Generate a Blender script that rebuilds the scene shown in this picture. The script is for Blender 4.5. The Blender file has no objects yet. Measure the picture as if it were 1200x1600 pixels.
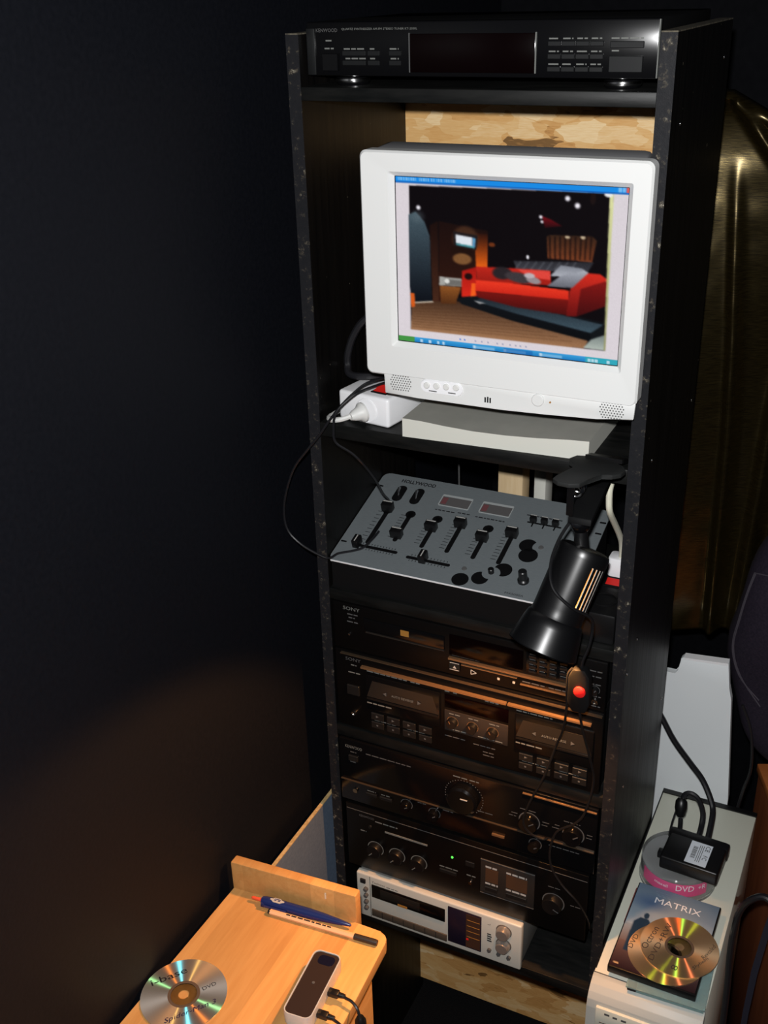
import bpy, bmesh, math, random
import numpy as np
from mathutils import Vector, Matrix
random.seed(7)
S = bpy.context.scene
COL = S.collection

# ------------------------------------------------------------------ camera
cam_d = bpy.data.cameras.new('camera'); cam = bpy.data.objects.new('camera', cam_d); COL.objects.link(cam)
cam_d.sensor_fit = 'VERTICAL'; cam_d.sensor_height = 36; cam_d.lens = 1711.9 * 36 / 1600
cam_d.clip_start = .02
RX = Vector((.89887084, .43736195, -.02730806)); DN = Vector((.16971519, -.4048994, -.89847272)); FW = Vector((-.4040148, .80297634, -.43817923))
CAM = Vector((.7626, -1.2820, 2.0591))
cam.matrix_world = Matrix(((RX.x, -DN.x, -FW.x, CAM.x), (RX.y, -DN.y, -FW.y, CAM.y), (RX.z, -DN.z, -FW.z, CAM.z), (0, 0, 0, 1)))
S.camera = cam
# ------------------------------------------------------------------ world, flash, exposure
w = bpy.data.worlds.new('world'); S.world = w; w.use_nodes = True
w.node_tree.nodes['Background'].inputs[0].default_value = (.55, .65, 1, 1)
w.node_tree.nodes['Background'].inputs[1].default_value = .006
S.view_settings.view_transform = 'Standard'; S.view_settings.look = 'None'
S.view_settings.exposure = 0; S.view_settings.gamma = 1; S.view_settings.use_curve_mapping = False
fl = bpy.data.lights.new('camera_flash', 'POINT'); fl.energy = 92; fl.shadow_soft_size = .014; fl.color = (1, 1, 1)
flo = bpy.data.objects.new('camera_flash', fl); COL.objects.link(flo)
flo.location = CAM + Vector((-.02, .01, .055))

# ------------------------------------------------------------------ materials
MATS = {}
def mat(name, col, rough=.5, metal=0, spec=.5, emit=None, es=1, **kw):
    if name in MATS: return MATS[name]
    m = bpy.data.materials.new(name); m.use_nodes = True
    b = m.node_tree.nodes['Principled BSDF']
    b.inputs['Base Color'].default_value = (*col, 1); b.inputs['Roughness'].default_value = rough
    b.inputs['Metallic'].default_value = metal; b.inputs['Specular IOR Level'].default_value = spec
    if emit: b.inputs['Emission Color'].default_value = (*emit, 1); b.inputs['Emission Strength'].default_value = es
    for k, v in kw.items(): b.inputs[k.replace('_', ' ')].default_value = v
    MATS[name] = m; return m
def nt(m): return m.node_tree.nodes, m.node_tree.links, m.node_tree.nodes['Principled BSDF']
def ramp(N, stops, interp='LINEAR'):
    r = N.new('ShaderNodeValToRGB'); cr = r.color_ramp; cr.interpolation = interp
    while len(cr.elements) < len(stops): cr.elements.new(.5)
    for e, (p, c) in zip(cr.elements, stops): e.position = p; e.color = (*c, 1)
    return r
def coords(N, L, scale=(1, 1, 1), rot=(0, 0, 0)):
    t = N.new('ShaderNodeTexCoord'); mp = N.new('ShaderNodeMapping'); L.new(t.outputs['Object'], mp.inputs[0])
    mp.inputs['Scale'].default_value = scale; mp.inputs['Rotation'].default_value = rot
    return mp.outputs[0]
def noise(N, L, v, scale, detail=4, rough=.5, dist=0):
    n = N.new('ShaderNodeTexNoise'); n.inputs['Scale'].default_value = scale; n.inputs['Detail'].default_value = detail
    n.inputs['Roughness'].default_value = rough; n.inputs['Distortion'].default_value = dist
    L.new(v, n.inputs['Vector']); return n
def bump(N, L, b, h, strength=.2, dist=.002):
    bp = N.new('ShaderNodeBump'); bp.inputs['Strength'].default_value = strength; bp.inputs['Distance'].default_value = dist
    L.new(h, bp.inputs['Height']); L.new(bp.outputs[0], b.inputs['Normal'])
def noisy(name, c0, c1, scale, rough=.5, spec=.5, metal=0, stretch=(1, 1, 1), bs=.15, bd=.001, detail=5, p=(.35, .7)):
    m = mat(name, c0, rough, metal, spec); N, L, b = nt(m)
    n = noise(N, L, coords(N, L, stretch), scale, detail); r = ramp(N, [(p[0], c0), (p[1], c1)])
    L.new(n.outputs[0], r.inputs[0]); L.new(r.outputs[0], b.inputs['Base Color'])
    if bs: bump(N, L, b, n.outputs[0], bs, bd)
    return m

M_wall = noisy('black_wall_paint', (.0030, .0036, .0058), (.0046, .0052, .0078), 160, .6, .16, bs=.25, bd=.0008)
M_wallb = noisy('dark_back_wall_paint', (.002, .0022, .0032), (.0032, .0034, .0046), 60, .8, .08, bs=.2)
M_floor = noisy('black_carpet', (.004, .004, .0045), (.009, .008, .008), 350, .95, .1, bs=.6, bd=.003)

def rack_paint():
    m = mat('black_rack_paint', (.006, .006, .006), .42, 0, .2); N, L, b = nt(m)
    v = coords(N, L, (90, 90, 3)); n = noise(N, L, v, 1.2, 6, .6)
    r = ramp(N, [(.3, (.0018, .0017, .0018)), (.75, (.0055, .0046, .0040))]); L.new(n.outputs[0], r.inputs[0])
    # sparse chips in the paint that show the bare wood
    c2 = noise(N, L, coords(N, L, (1, 1, .6)), 120, 3, .6); k = ramp(N, [(.735, (0, 0, 0)), (.76, (1, 1, 1))]); L.new(c2.outputs[0], k.inputs[0])
    mx = N.new('ShaderNodeMixRGB'); L.new(k.outputs[0], mx.inputs[0]); L.new(r.outputs[0], mx.inputs[1]); mx.inputs[2].default_value = (.22, .19, .14, 1)
    L.new(mx.outputs[0], b.inputs['Base Color'])
    rr = N.new('ShaderNodeMapRange'); rr.inputs[3].default_value = .32; rr.inputs[4].default_value = .55; L.new(n.outputs[0], rr.inputs[0]); L.new(rr.outputs[0], b.inputs['Roughness'])
    bump(N, L, b, n.outputs[0], .25, .0008); return m
M_rack = rack_paint()
def edge_paint():
    m = mat('worn_black_edge_paint', (.02, .02, .022), .5, 0, .14); N, L, b = nt(m)
    n = noise(N, L, coords(N, L), 95, 5, .7); k = ramp(N, [(.0, (.008, .009, .011)), (.57, (.014, .014, .016)), (.66, (.06, .052, .04)), (.72, (.34, .31, .25))]); L.new(n.outputs[0], k.inputs[0])
    L.new(k.outputs[0], b.inputs['Base Color']); bump(N, L, b, n.outputs[0], .4, .001); return m
M_edge = edge_paint()
M_shelf = noisy('black_shelf_paint', (.0035, .004, .004), (.010, .010, .0095), 45, .45, .22, stretch=(.4, 2, 2), bs=.3)
M_raw = noisy('raw_board_edge', (.05, .045, .035), (.16, .14, .10), 120, .8, .2, bs=.4)

def osb():
    m = mat('oriented_strand_board', (.5, .33, .16), .6, 0, .3); N, L, b = nt(m)
    outs = []
    for sc, rot, st in ((11, .42, (1, 1, 3.0)), (14, -.62, (1, 1, 2.4))):
        v = coords(N, L, st, (0, rot, 0))
        vo = N.new('ShaderNodeTexVoronoi'); vo.inputs['Scale'].default_value = sc; vo.inputs['Randomness'].default_value = 1
        nn = noise(N, L, v, 9, 3); ad = N.new('ShaderNodeVectorMath'); ad.operation = 'MULTIPLY_ADD'
        ad.inputs[1].default_value = (.18, .18, .18); L.new(nn.outputs['Color'], ad.inputs[0]); L.new(v, ad.inputs[2]); L.new(ad.outputs[0], vo.inputs['Vector'])
        sp = N.new('ShaderNodeSeparateColor'); L.new(vo.outputs['Color'], sp.inputs[0]); outs.append(sp.outputs[0])
    g = noise(N, L, coords(N, L, (1, 1, 9), (0, .3, 0)), 60, 4)
    a = N.new('ShaderNodeMath'); a.operation = 'ADD'; L.new(outs[0], a.inputs[0]); L.new(outs[1], a.inputs[1])
    a2 = N.new('ShaderNodeMath'); a2.operation = 'MULTIPLY_ADD'; a2.inputs[1].default_value = .5; L.new(a.outputs[0], a2.inputs[0]); 
    gs = N.new('ShaderNodeMath'); gs.operation = 'MULTIPLY_ADD'; gs.inputs[1].default_value = .5; gs.inputs[2].default_value = -.25; L.new(g.outputs[0], gs.inputs[0]); L.new(gs.outputs[0], a2.inputs[2])
    r = ramp(N, [(.06, (.20, .10, .03)), (.16, (.56, .28, .085)), (.40, (.68, .38, .135)), (.62, (.74, .46, .19)), (.9, (.86, .64, .36))]); L.new(a2.outputs[0], r.inputs[0])
    L.new(r.outputs[0], b.inputs['Base Color']); bump(N, L, b, a2.outputs[0], .2, .002); return m
M_osb = osb()
def wood(name, cols, rough=.4, axis=(1, 14, 14), sc=7, board=None):
    m = mat(name, cols[0], rough, 0, .45); N, L, b = nt(m)
    v = coords(N, L, axis); n = noise(N, L, v, sc, 6, .6, .6)
    r = ramp(N, [(.25, cols[0]), (.5, cols[1]), (.75, cols[2])]); L.new(n.outputs[0], r.inputs[0]); out = r.outputs[0]
    if board:   # glued staves: each stave a little lighter or darker
        t = N.new('ShaderNodeTexCoord'); sp = N.new('ShaderNodeSeparateXYZ'); L.new(t.outputs['Object'], sp.inputs[0])
        d = N.new('ShaderNodeMath'); d.operation = 'DIVIDE'; d.inputs[1].default_value = board; L.new(sp.outputs[0], d.inputs[0])
        f = N.new('ShaderNodeMath'); f.operation = 'FLOOR'; L.new(d.outputs[0], f.inputs[0])
        wn = N.new('ShaderNodeTexWhiteNoise'); wn.noise_dimensions = '1D'; L.new(f.outputs[0], wn.inputs['W'])
        mr = N.new('ShaderNodeMapRange'); mr.inputs[3].default_value = .74; mr.inputs[4].default_value = 1.10; L.new(wn.outputs[0], mr.inputs[0])
        mm = N.new('ShaderNodeVectorMath'); mm.operation = 'SCALE'; L.new(out, mm.inputs[0]); L.new(mr.outputs[0], mm.inputs['Scale']); out = mm.outputs[0]
    L.new(out, b.inputs['Base Color']); bump(N, L, b, n.outputs[0], .06, .001); return m
M_desk = wood('pale_beech_staves', [(.62, .30, .092), (.70, .36, .118), (.76, .41, .145)], .38, (14, 1.2, 14), 7, .038)
M_brown = wood('red_brown_wood', [(.15, .043, .016), (.20, .058, .021), (.25, .075, .027)], .4, (12, 12, 1), 6)
M_batten = wood('pale_pine', [(.62, .44, .24), (.70, .52, .30), (.76, .60, .38)], .6, (18, 18, 1.5), 6)

M_white = mat('off_white_plastic', (.72, .725, .715), .42, 0, .4)
M_whiteb = mat('warm_grey_plastic', (.62, .62, .56), .5, 0, .35)
M_greytop = mat('grey_plastic', (.25, .25, .26), .55, 0, .3)
M_basetop = noisy('shaded_base_plastic', (.30, .30, .27), (.36, .355, .32), 18, .6, .3, bs=0)  # shade of grazing light on the base top is put into this grey
M_purewhite = mat('white_gloss_plastic', (.86, .86, .88), .3, 0, .5)
M_beige = mat('beige_case_plastic', (.66, .67, .57), .45, 0, .4)
M_beigefront = mat('grey_beige_front_plastic', (.46, .48, .45), .45, 0, .4)
M_blk = mat('black_plastic', (.005, .005, .0055), .36, 0, .4)
M_blkgloss = mat('black_gloss_lacquer', (.003, .003, .0035), .16, 0, .45)
M_blkmatte = mat('black_matte_plastic', (.0045, .0046, .005), .6, 0, .12)
M_rubber = mat('black_cable_rubber', (.010, .010, .012), .33, 0, .5)
M_fascia = mat('black_brushed_fascia', (.0028, .0024, .0024), .34, 0, .28)
M_fasciaw = mat('black_satin_bevel', (.05, .042, .036), .3, .55, .5)
M_window = mat('dark_red_window', (.0022, .0006, .0007), .14, 0, .3)
M_button = mat('charcoal_button', (.0075, .008, .0085), .35, 0, .45)
M_print = mat('pale_print', (.15, .155, .145), .6, 0, .2)
M_printw = mat('bright_print', (.42, .41, .39), .5, 0, .2)
M_dprint = mat('black_print', (.012, .012, .014), .6, 0, .2)
M_gprint = mat('grey_print', (.085, .085, .085), .6, 0, .2)
M_chrome = mat('polished_metal', (.72, .72, .72), .16, 1)
M_gold = mat('gilded_metal', (.75, .62, .40), .18, 1)
M_silver = noisy('brushed_silver_aluminium', (.128, .146, .155), (.158, .176, .184), 90, .5, .4, 0.0, stretch=(1, 20, 20), bs=.03)
M_champ = mat('silver_painted_metal', (.60, .585, .52), .4, .05, .5)
M_red = mat('red_rocker', (.30, .006, .006), .25, 0, .5, (1, .03, .02), .22)
M_redbtn = mat('red_button', (.62, .012, .012), .35, 0, .5, (1, .02, .02), .12)
M_green = mat('green_led', (.05, .4, .05), .4, 0, .5, (.1, 1, .1), 1.2)
M_amber = mat('amber_mark', (.35, .16, .03), .5)
M_cream = mat('cream_cable', (.66, .64, .52), .45, 0, .4)
M_greyplug = mat('light_grey_plug', (.70, .70, .68), .45, 0, .4)
M_blueboard = noisy('blue_grey_laminate', (.11, .15, .215), (.14, .185, .255), 220, .55, .4, bs=.05)
M_chip = noisy('chipboard_edge', (.45, .30, .12), (.62, .45, .22), 150, .8, .2, bs=.2)
M_panelw = mat('white_laminate', (.78, .82, .84), .5, 0, .3)
M_bag = noisy('dark_purple_fabric', (.011, .008, .016), (.020, .014, .025), 260, .8, .25, bs=.35, bd=.0012)
M_seam = mat('grey_seam_thread', (.055, .048, .060), .7, 0, .2)
M_clear = mat('clear_plastic', (.93, .95, .94), .08, 0, .5, Transmission_Weight=.92, IOR=1.25)
M_jewel = mat('clear_case_plastic', (.62, .82, .80), .1, 0, .5, Transmission_Weight=.75, IOR=1.2)
M_pink = mat('pink_label', (.70, .10, .25), .5, 0, .3)
M_redcard = mat('dark_red_card', (.22, .03, .035), .6)
M_penblue = mat('navy_pen_plastic', (.012, .024, .12), .25, 0, .5)
M_penorange = mat('orange_pen_plastic', (.82, .10, .04), .4)
M_penbody = mat('salmon_pen_plastic', (.80, .46, .24), .4)
M_silvpl = mat('silver_plastic', (.56, .56, .54), .4, .15, .5)
M_inner = mat('lamp_reflector_white', (.8, .78, .72), .5)
M_bulb = mat('lamp_bulb', (1, .8, .5), .4, 0, .5, (1, .40, .09), 2.5)

def satin():
    m = mat('black_gold_satin', (.13, .10, .035), .24, .9, .5); N, L, b = nt(m)
    n = noise(N, L, coords(N, L, (1, 1, 14)), 60, 4); r = ramp(N, [(.3, (.040, .030, .012)), (.7, (.115, .088, .038))]); L.new(n.outputs[0], r.inputs[0]); L.new(r.outputs[0], b.inputs['Base Color'])
    b.inputs['Coat Weight'].default_value = .7; b.inputs['Coat Roughness'].default_value = .22; b.inputs['Coat Tint'].default_value = (1, .9, .55, 1)
    bump(N, L, b, n.outputs[0], .12, .001); return m
M_satin = satin()
def disc_mat(name, c, streaks):
    """grooved disc: an anisotropic metal plus tinted grating lobes that lean a little apart"""
    m = mat(name, c, .5, .85, .5); N, L, b = nt(m)
    t = N.new('ShaderNodeTangent'); t.direction_type = 'RADIAL'; t.axis = 'Z'
    b.inputs['Anisotropic'].default_value = .75; L.new(t.outputs[0], b.inputs['Tangent']); last = b.outputs[0]
    for col, rot, rg in streaks:
        g = N.new('ShaderNodeBsdfAnisotropic'); g.inputs['Color'].default_value = (*col, 1); g.inputs['Roughness'].default_value = rg; g.inputs['Anisotropy'].default_value = .93
        g.inputs['Rotation'].default_value = rot; L.new(t.outputs[0], g.inputs['Tangent'])
        a = N.new('ShaderNodeAddShader'); L.new(last, a.inputs[0]); L.new(g.outputs[0], a.inputs[1]); last = a.outputs[0]
    L.new(last, N['Material Output'].inputs[0]); return m
M_disc = disc_mat('recordable_disc_silver', (.46, .42, .38), (((.06, .36, .42), 0, .75), ((.16, .09, .02), .075, .75)))
M_disc2 = disc_mat('recordable_disc_champagne', (.60, .42, .25), (((.10, .24, .02), 0, .72), ((.28, .06, .02), -.07, .72)))

def vcol_mat(name, rough=.4, emit=0.0):
    m = mat(name, (.5, .5, .5), rough); N, L, b = nt(m)
    a = N.new('ShaderNodeAttribute'); a.attribute_name = 'Col'
    if emit:
        b.inputs['Base Color'].default_value = (.002, .002, .002, 1); L.new(a.outputs['Color'], b.inputs['Emission Color']); b.inputs['Emission Strength'].default_value = emit; b.inputs['Specular IOR Level'].default_value = .04
    else: L.new(a.outputs['Color'], b.inputs['Base Color'])
    return m
M_screen = vcol_mat('lit_screen_picture', .3, .95)
M_cover = vcol_mat('printed_cover', .22)

# ------------------------------------------------------------------ mesh helpers
class MB:
    def __init__(s): s.bm = bmesh.new()
    def face(s, pts):
        return s.bm.faces.new([s.bm.verts.new(p) for p in pts])
    def box(s, x0, x1, y0, y1, z0, z1, bev=0, seg=2):
        c = [(x, y, z) for x in (x0, x1) for y in (y0, y1) for z in (z0, z1)]; v = [s.bm.verts.new(p) for p in c]
        fs = [s.bm.faces.new([v[i] for i in q]) for q in ((0, 1, 3, 2), (4, 6, 7, 5), (0, 4, 5, 1), (2, 3, 7, 6), (0, 2, 6, 4), (1, 5, 7, 3))]
        if bev:
            es = {e for f in fs for e in f.edges}
            bmesh.ops.bevel(s.bm, geom=list(es), offset=bev, segments=seg, affect='EDGES', profile=.5)
        return s
    def prism(s, poly, a, b, bev=0):
        """poly: list of 3D points (planar, any orientation); a,b: extrusion offsets (Vectors)"""
        a, b = Vector(a), Vector(b); lo = [s.bm.verts.new(Vector(p) + a) for p in poly]; hi = [s.bm.verts.new(Vector(p) + b) for p in poly]
        n = len(poly); fs = [s.bm.faces.new(lo[::-1]), s.bm.faces.new(hi)]
        for i in range(n): fs.append(s.bm.faces.new((lo[i], lo[(i + 1) % n], hi[(i + 1) % n], hi[i])))
        if bev:
            bmesh.ops.bevel(s.bm, geom=list({e for f in fs for e in f.edges}), offset=bev, segments=2, affect='EDGES', profile=.5)
        return s
    def lathe(s, prof, o, axis, n=24, cap0=True, cap1=True, skip=None):
        o = Vector(o); ax = Vector(axis).normalized(); u = ax.orthogonal().normalized(); v = ax.cross(u)
        rings = []
        for r, h in prof:
            rings.append([s.bm.verts.new(o + ax * h + (u * math.cos(2 * math.pi * i / n) + v * math.sin(2 * math.pi * i / n)) * r) for i in range(n)])
        for k in range(len(rings) - 1):
            for i in range(n):
                if skip and skip(k, i): continue
                j = (i + 1) % n; s.bm.faces.new((rings[k][i], rings[k][j], rings[k + 1][j], rings[k + 1][i]))
        if cap0: s.bm.faces.new(rings[0][::-1])
        if cap1: s.bm.faces.new(rings[-1])
        return s
    def cyl(s, p0, p1, r0, r1=None, n=16):
        d = Vector(p1) - Vector(p0); return s.lathe([(r0, 0), (r1 if r1 is not None else r0, d.length)], p0, d, n)
    def sphere(s, c, r, n=14, sc=(1, 1, 1)):
        mt = Matrix.Translation(c) @ Matrix.Diagonal((*sc, 1)); bmesh.ops.create_uvsphere(s.bm, u_segments=n, v_segments=n // 2 + 2, radius=r, matrix=mt); return s
    def tube(s, pts, r, n=8, sub=5):
        P = [Vector(p) for p in pts]; Q = []
        for i in range(len(P) - 1):
            a, b, c, d = P[max(i - 1, 0)], P[i], P[i + 1], P[min(i + 2, len(P) - 1)]
            for k in range(sub):
                t = k / sub; Q.append(.5 * ((2 * b) + (c - a) * t + (2 * a - 5 * b + 4 * c - d) * t * t + (3 * b - a - 3 * c + d) * t ** 3))
        Q.append(P[-1]); rings = []; u = None
        for i, q in enumerate(Q):
            tg = (Q[min(i + 1, len(Q) - 1)] - Q[max(i - 1, 0)]).normalized()
            if u is None: u = tg.orthogonal().normalized()
            u = (u - tg * u.dot(tg)).normalized(); v = tg.cross(u)
            rings.append([s.bm.verts.new(q + (u * math.cos(2 * math.pi * k / n) + v * math.sin(2 * math.pi * k / n)) * r) for k in range(n)])
        for a, b in zip(rings, rings[1:]):
            for k in range(n): s.bm.faces.new((a[k], a[(k + 1) % n], b[(k + 1) % n], b[k]))
        s.bm.faces.new(rings[0][::-1]); s.bm.faces.new(rings[-1]); return s
    def disc(s, c, r, ux, uy, n=20):
        c, ux, uy = Vector(c), Vector(ux), Vector(uy)
        return s.face([c + ux * r * math.cos(2 * math.pi * i / n) + uy * r * math.sin(2 * math.pi * i / n) for i in range(n)])
    def text(s, body, o, u, v, h, width=None, shear=0, bold=0):
        cu = bpy.data.curves.new('t', 'FONT'); cu.body = body; cu.size = 1; cu.resolution_u = 2; cu.shear = shear; cu.offset = bold
        ob = bpy.data.objects.new('t', cu); COL.objects.link(ob)
        me = bpy.data.meshes.new_from_object(ob.evaluated_get(bpy.context.evaluated_depsgraph_get()))
        xs = [p.co.x for p in me.vertices] or [0, 1]; ys = [p.co.y for p in me.vertices] or [0, 1]
        x0, x1, y0, y1 = min(xs), max(xs), min(ys), max(ys); sy = h / max(y1 - y0, 1e-6); sx = (width / (x1 - x0)) if width else sy
        o, u, v = Vector(o), Vector(u).normalized(), Vector(v).normalized()
        vs = [s.bm.verts.new(o + u * (p.co.x - x0) * sx + v * (p.co.y - y0) * sy) for p in me.vertices]
        for pl in me.polygons:
            try: s.bm.faces.new([vs[i] for i in pl.vertices])
            except ValueError: pass
        bpy.data.objects.remove(ob); bpy.data.curves.remove(cu); bpy.data.meshes.remove(me); return s
    def mesh(s, name, smooth=True, off=None, M=None):
        bmesh.ops.recalc_face_normals(s.bm, faces=s.bm.faces[:]) if smooth != 'keep' else None
        if M is not None: bmesh.ops.transform(s.bm, matrix=M, verts=s.bm.verts[:])
        if off is not None: bmesh.ops.translate(s.bm, vec=-Vector(off), verts=s.bm.verts[:])
        me = bpy.data.meshes.new(name); s.bm.to_mesh(me); s.bm.free()
        return me
ROOT = {}
def tag(o, label=None, cat=None, group=None, kind=None):
    for k, v in (('label', label), ('category', cat), ('group', group), ('kind', kind)):
        if v: o[k] = v
    return o
def thing(name, label, cat, loc, group=None, M=None):
    o = bpy.data.objects.new(name, None); COL.objects.link(o); o.empty_display_size = .02
    if M is not None: o.matrix_world = M; ROOT[o.name] = M.inverted()
    else: o.location = loc; ROOT[o.name] = Matrix.Translation(-Vector(loc))
    return tag(o, label, cat, group)
def part(name, mb, m, parent=None, label=None, smooth=35, loc=None, local=False):
    """mesh given in world coordinates (or in the thing's own when local); parts of parts share the thing's frame"""
    if parent is not None:
        M = None if local else ROOT[parent.name]
    else: M = Matrix.Translation(-Vector(loc)) if loc is not None else None
    me = mb.mesh(name, smooth, None, M); me.materials.append(m)
    o = bpy.data.objects.new(name, me); COL.objects.link(o)
    if parent is not None:
        o.parent = parent; ROOT[o.name] = ROOT[parent.name]
    else:
        if loc is not None: o.location = loc
        ROOT[o.name] = Matrix.Translation(-Vector(loc)) if loc is not None else Matrix.Identity(4)
    if smooth not in (0, 'keep', None):
        me.shade_smooth()
        try: me.set_sharp_from_angle(angle=math.radians(smooth))
        except Exception: pass
    if label: o['label'] = label
    return o
def single(name, mb, m, label, cat, loc, group=None, smooth=35):
    return tag(part(name, mb, m, None, None, smooth, loc), label, cat, group)
def struct(name, mb, m, loc=(0, 0, 0)):
    return tag(part(name, mb, m, None, None, 0, loc), None, None, None, 'structure')

X_, Y_, Z_ = Vector((1, 0, 0)), Vector((0, 1, 0)), Vector((0, 0, 1))
# ------------------------------------------------------------------ the room
WX = -.050
struct('wall_left', MB().box(WX - .1, WX, -2.4, 1.0, 0, 2.9), M_wall)
struct('wall_back', MB().box(WX, 2.6, .9, 1.0, 0, 2.9), M_wallb)
struct('floor', MB().box(WX - .1, 2.6, -2.4, 1.0, -.08, 0), M_floor)
struct('ceiling', MB().box(WX - .1, 2.6, -2.4, 1.0, 2.9, 2.98), M_wallb)

# ------------------------------------------------------------------ rack
W, D, T = .486, .323, .018
rack = thing('equipment_rack', 'tall black painted wooden rack with open shelves against the dark wall', 'rack', (W / 2, D / 2, 0))
for x in (0, W - T):
    p = part('side_panel', MB().box(x, x + T, .0012, D, 0, 1.9985), M_rack, rack)
    part('front_edge', MB().box(x, x + T, 0, .0012, 0, 1.9985), M_edge, p, 'worn black front edge with chips of bare wood')
    part('top_edge', MB().box(x, x + T, 0, D, 1.9985, 2.0), M_raw, p, 'unpainted grey-brown board edge')
for z1, th in ((1.938, .0165), (1.485, .021), (1.210, .019), (.951, .021), (.545, .020)):
    part('shelf', MB().box(T, W - T, 0, D - .013, z1 - th, z1, .0012), M_shelf, rack)
part('back_board', MB().box(T, W - T, D - .012, D, 1.47, 1.985), M_osb, rack, 'bare pale strand board across the top of the back')
part('back_board', MB().box(T, W - T, D - .012, D, .037, .50), M_osb, rack, 'bare strand board across the bottom of the back')
for (y, z) in ((.05, 1.90), (.285, 1.955), (.055, 1.48), (.06, 1.2), (.012, 1.17), (.05, .94), (.06, .56), (.3, 1.48), (.3, .94)):
    part('screw', MB().lathe([(.0026, 0), (.0024, .0008), (.001, .0014)], (W - .0003, y, z), X_, 10), M_chrome, rack)
# two short uprights and a wire behind the open bay
b = MB(); b.prism([(.160, .352, 0), (.205, .352, 0), (.205, .39, 0), (.160, .39, 0)], (0, 0, 0), (.004, 0, 1.52), .002)
single('wooden_batten', b, M_batten, 'pale pine batten standing behind the mixer bay of the rack', 'batten', (.18, .37, 0))
b = MB(); b.box(.226, .247, .36, .40, 0, 1.52, .002)
single('painted_batten', b, M_whiteb, 'narrow grey-white batten standing beside the pine one behind the rack', 'batten', (.236, .38, 0))
single('hanging_wire', MB().tube([(.092, .345, 1.5), (.093, .345, 1.30), (.10, .345, .9), (.10, .36, 0.004)], .0016, 6), M_gprint, 'thin pale wire hanging straight down behind the mixer', 'wire', (.1, .36, 0))

# ------------------------------------------------------------------ print helpers for the fascias (X right, Z up, facing -Y)
def legends(parent, y, rows, m=M_print, name='printed_legend', h=.0026):
    b = MB()
    for (x0, x1, z) in rows:
        x = x0                       # a run of tiny words, too small to read
        while x < x1 - .001:
            wd = min(random.uniform(.006, .013), x1 - x); b.face([(x, y - .0004, z), (x + wd, y - .0004, z), (x + wd, y - .0004, z + h), (x, y - .0004, z + h)]); x += wd + .0018
    return tag(part(name, b, m, parent, smooth=0), kind='stuff')
def flines(parent, y, lines, m=M_print, name='trim_line', th=.0012, out=.0012):
    for (x0, x1, z) in lines: part(name, MB().box(x0, x1, y - out, y + .001, z - th / 2, z + th / 2), m, parent, smooth=0)
def knob(parent, x, y, z, r, d, m=M_blk, ring=M_print, ang=.6, name='knob'):
    k = part(name, MB().lathe([(r, 0), (r, d * .75), (r * .9, d), ], (x, y + .0005, z), -Y_, 28), m, parent)
    b = MB(); u = Vector((math.sin(ang), 0, math.cos(ang))); v = Vector((math.cos(ang), 0, -math.sin(ang)))
    c = Vector((x, y - d - .0001, z)); b.prism([c + u * r * .25 + v * .0007, c + u * r * .85 + v * .0007, c + u * r * .85 - v * .0007, c + u * r * .25 - v * .0007], (0, -.0005, 0), (0, 0, 0))
    part('pointer', b, ring, k, smooth=0)
    if ring is not M_print or True:
        b = MB(); R1, R0 = r * 1.13, r * 1.02; n = 28
        for i in range(n - 6):
            a0, a1 = [-2.3 + 4.6 * t / (n - 6) for t in (i, i + 1)]
            b.face([(x + math.sin(a) * R, y - .0004, z + math.cos(a) * R) for a, R in ((a0, R0), (a0, R1), (a1, R1), (a1, R0))])
        part('scale_ring', b, ring, k, smooth=0)
    return k
def btn(parent, x0, x1, z0, z1, y, d=.0025, m=M_button, name='button', bev=.0006):
    return part(name, MB().box(x0, x1, y - d, y + .001, z0, z1, bev, 1), m, parent)
def word(parent, body, x, y, z, h, width=None, m=M_print, name='lettering', shear=0):
    return part(name, MB().text(body, (x, y - .0006, z), X_, Z_, h, width, shear), m, parent, smooth=0)

# ------------------------------------------------------------------ tuner
y = .015
tu = thing('stereo_tuner', 'slim black stereo tuner with dark display on the top shelf', 'tuner', (.242, .15, 1.938))
part('body', MB().box(.024, .461, y + .012, .30, 1.950, 2.012, .0015), M_blkmatte, tu)
fa = part('fascia', MB().box(.022, .463, y, y + .013, 1.950, 2.012, .002), M_blkgloss, tu)
part('end_strip', MB().box(.022, .034, y - .0015, y + .002, 1.951, 2.005, .001), M_button, tu, 'lighter charcoal strip at the left end')
part('display_window', MB().box(.164, .322, y - .0012, y + .002, 1.955, 1.998, .0008), M_window, tu, 'dark red display window')
part('display_edge', MB().box(.163, .1642, y - .0018, y, 1.955, 1.999), M_gprint, tu); part('display_edge', MB().box(.322, .3234, y - .0018, y, 1.955, 1.999), M_print, tu)
word(tu, 'KENWOOD', .036, y, 2.0005, .0042, .030, M_gprint)
word(tu, 'QUARTZ SYNTHESIZER AM-FM STEREO TUNER KT-2030L', .072, y, 2.0022, .0028, .102, M_print)
btn(tu, .044, .066, 1.956, 1.976, y, .003, M_blkgloss, 'power_button')
legends(tu, y, [(.049, .058, 1.990), (.047, .060, 1.981), (.048, .062, 1.9585), (.074, .104, 1.9805), (.110, .119, 1.9805), (.137, .149, 1.9805), (.076, .104, 1.9695), (.110, .119, 1.9695), (.138, .149, 1.9695)], h=.0017)
for x0, x1 in ((.072, .104), (.107, .123), (.136, .152)):
    for z in (1.9735, 1.9625): btn(tu, x0, x1, z, z + .006, y, .0018)
for r in range(3):
    for c in range(4):
        x = .337 + c * .0165
        btn(tu, x, x + .0155, 1.957 + r * .0135, 1.9625 + r * .0135, y, .002)
legends(tu, y, [(.338 + c * .0165, .350 + c * .0165, 1.9643 + r * .0135) for r in range(3) for c in range(4)] + [(.410, .446, 1.9913), (.411, .420, 1.9785)], h=.0015)
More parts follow.
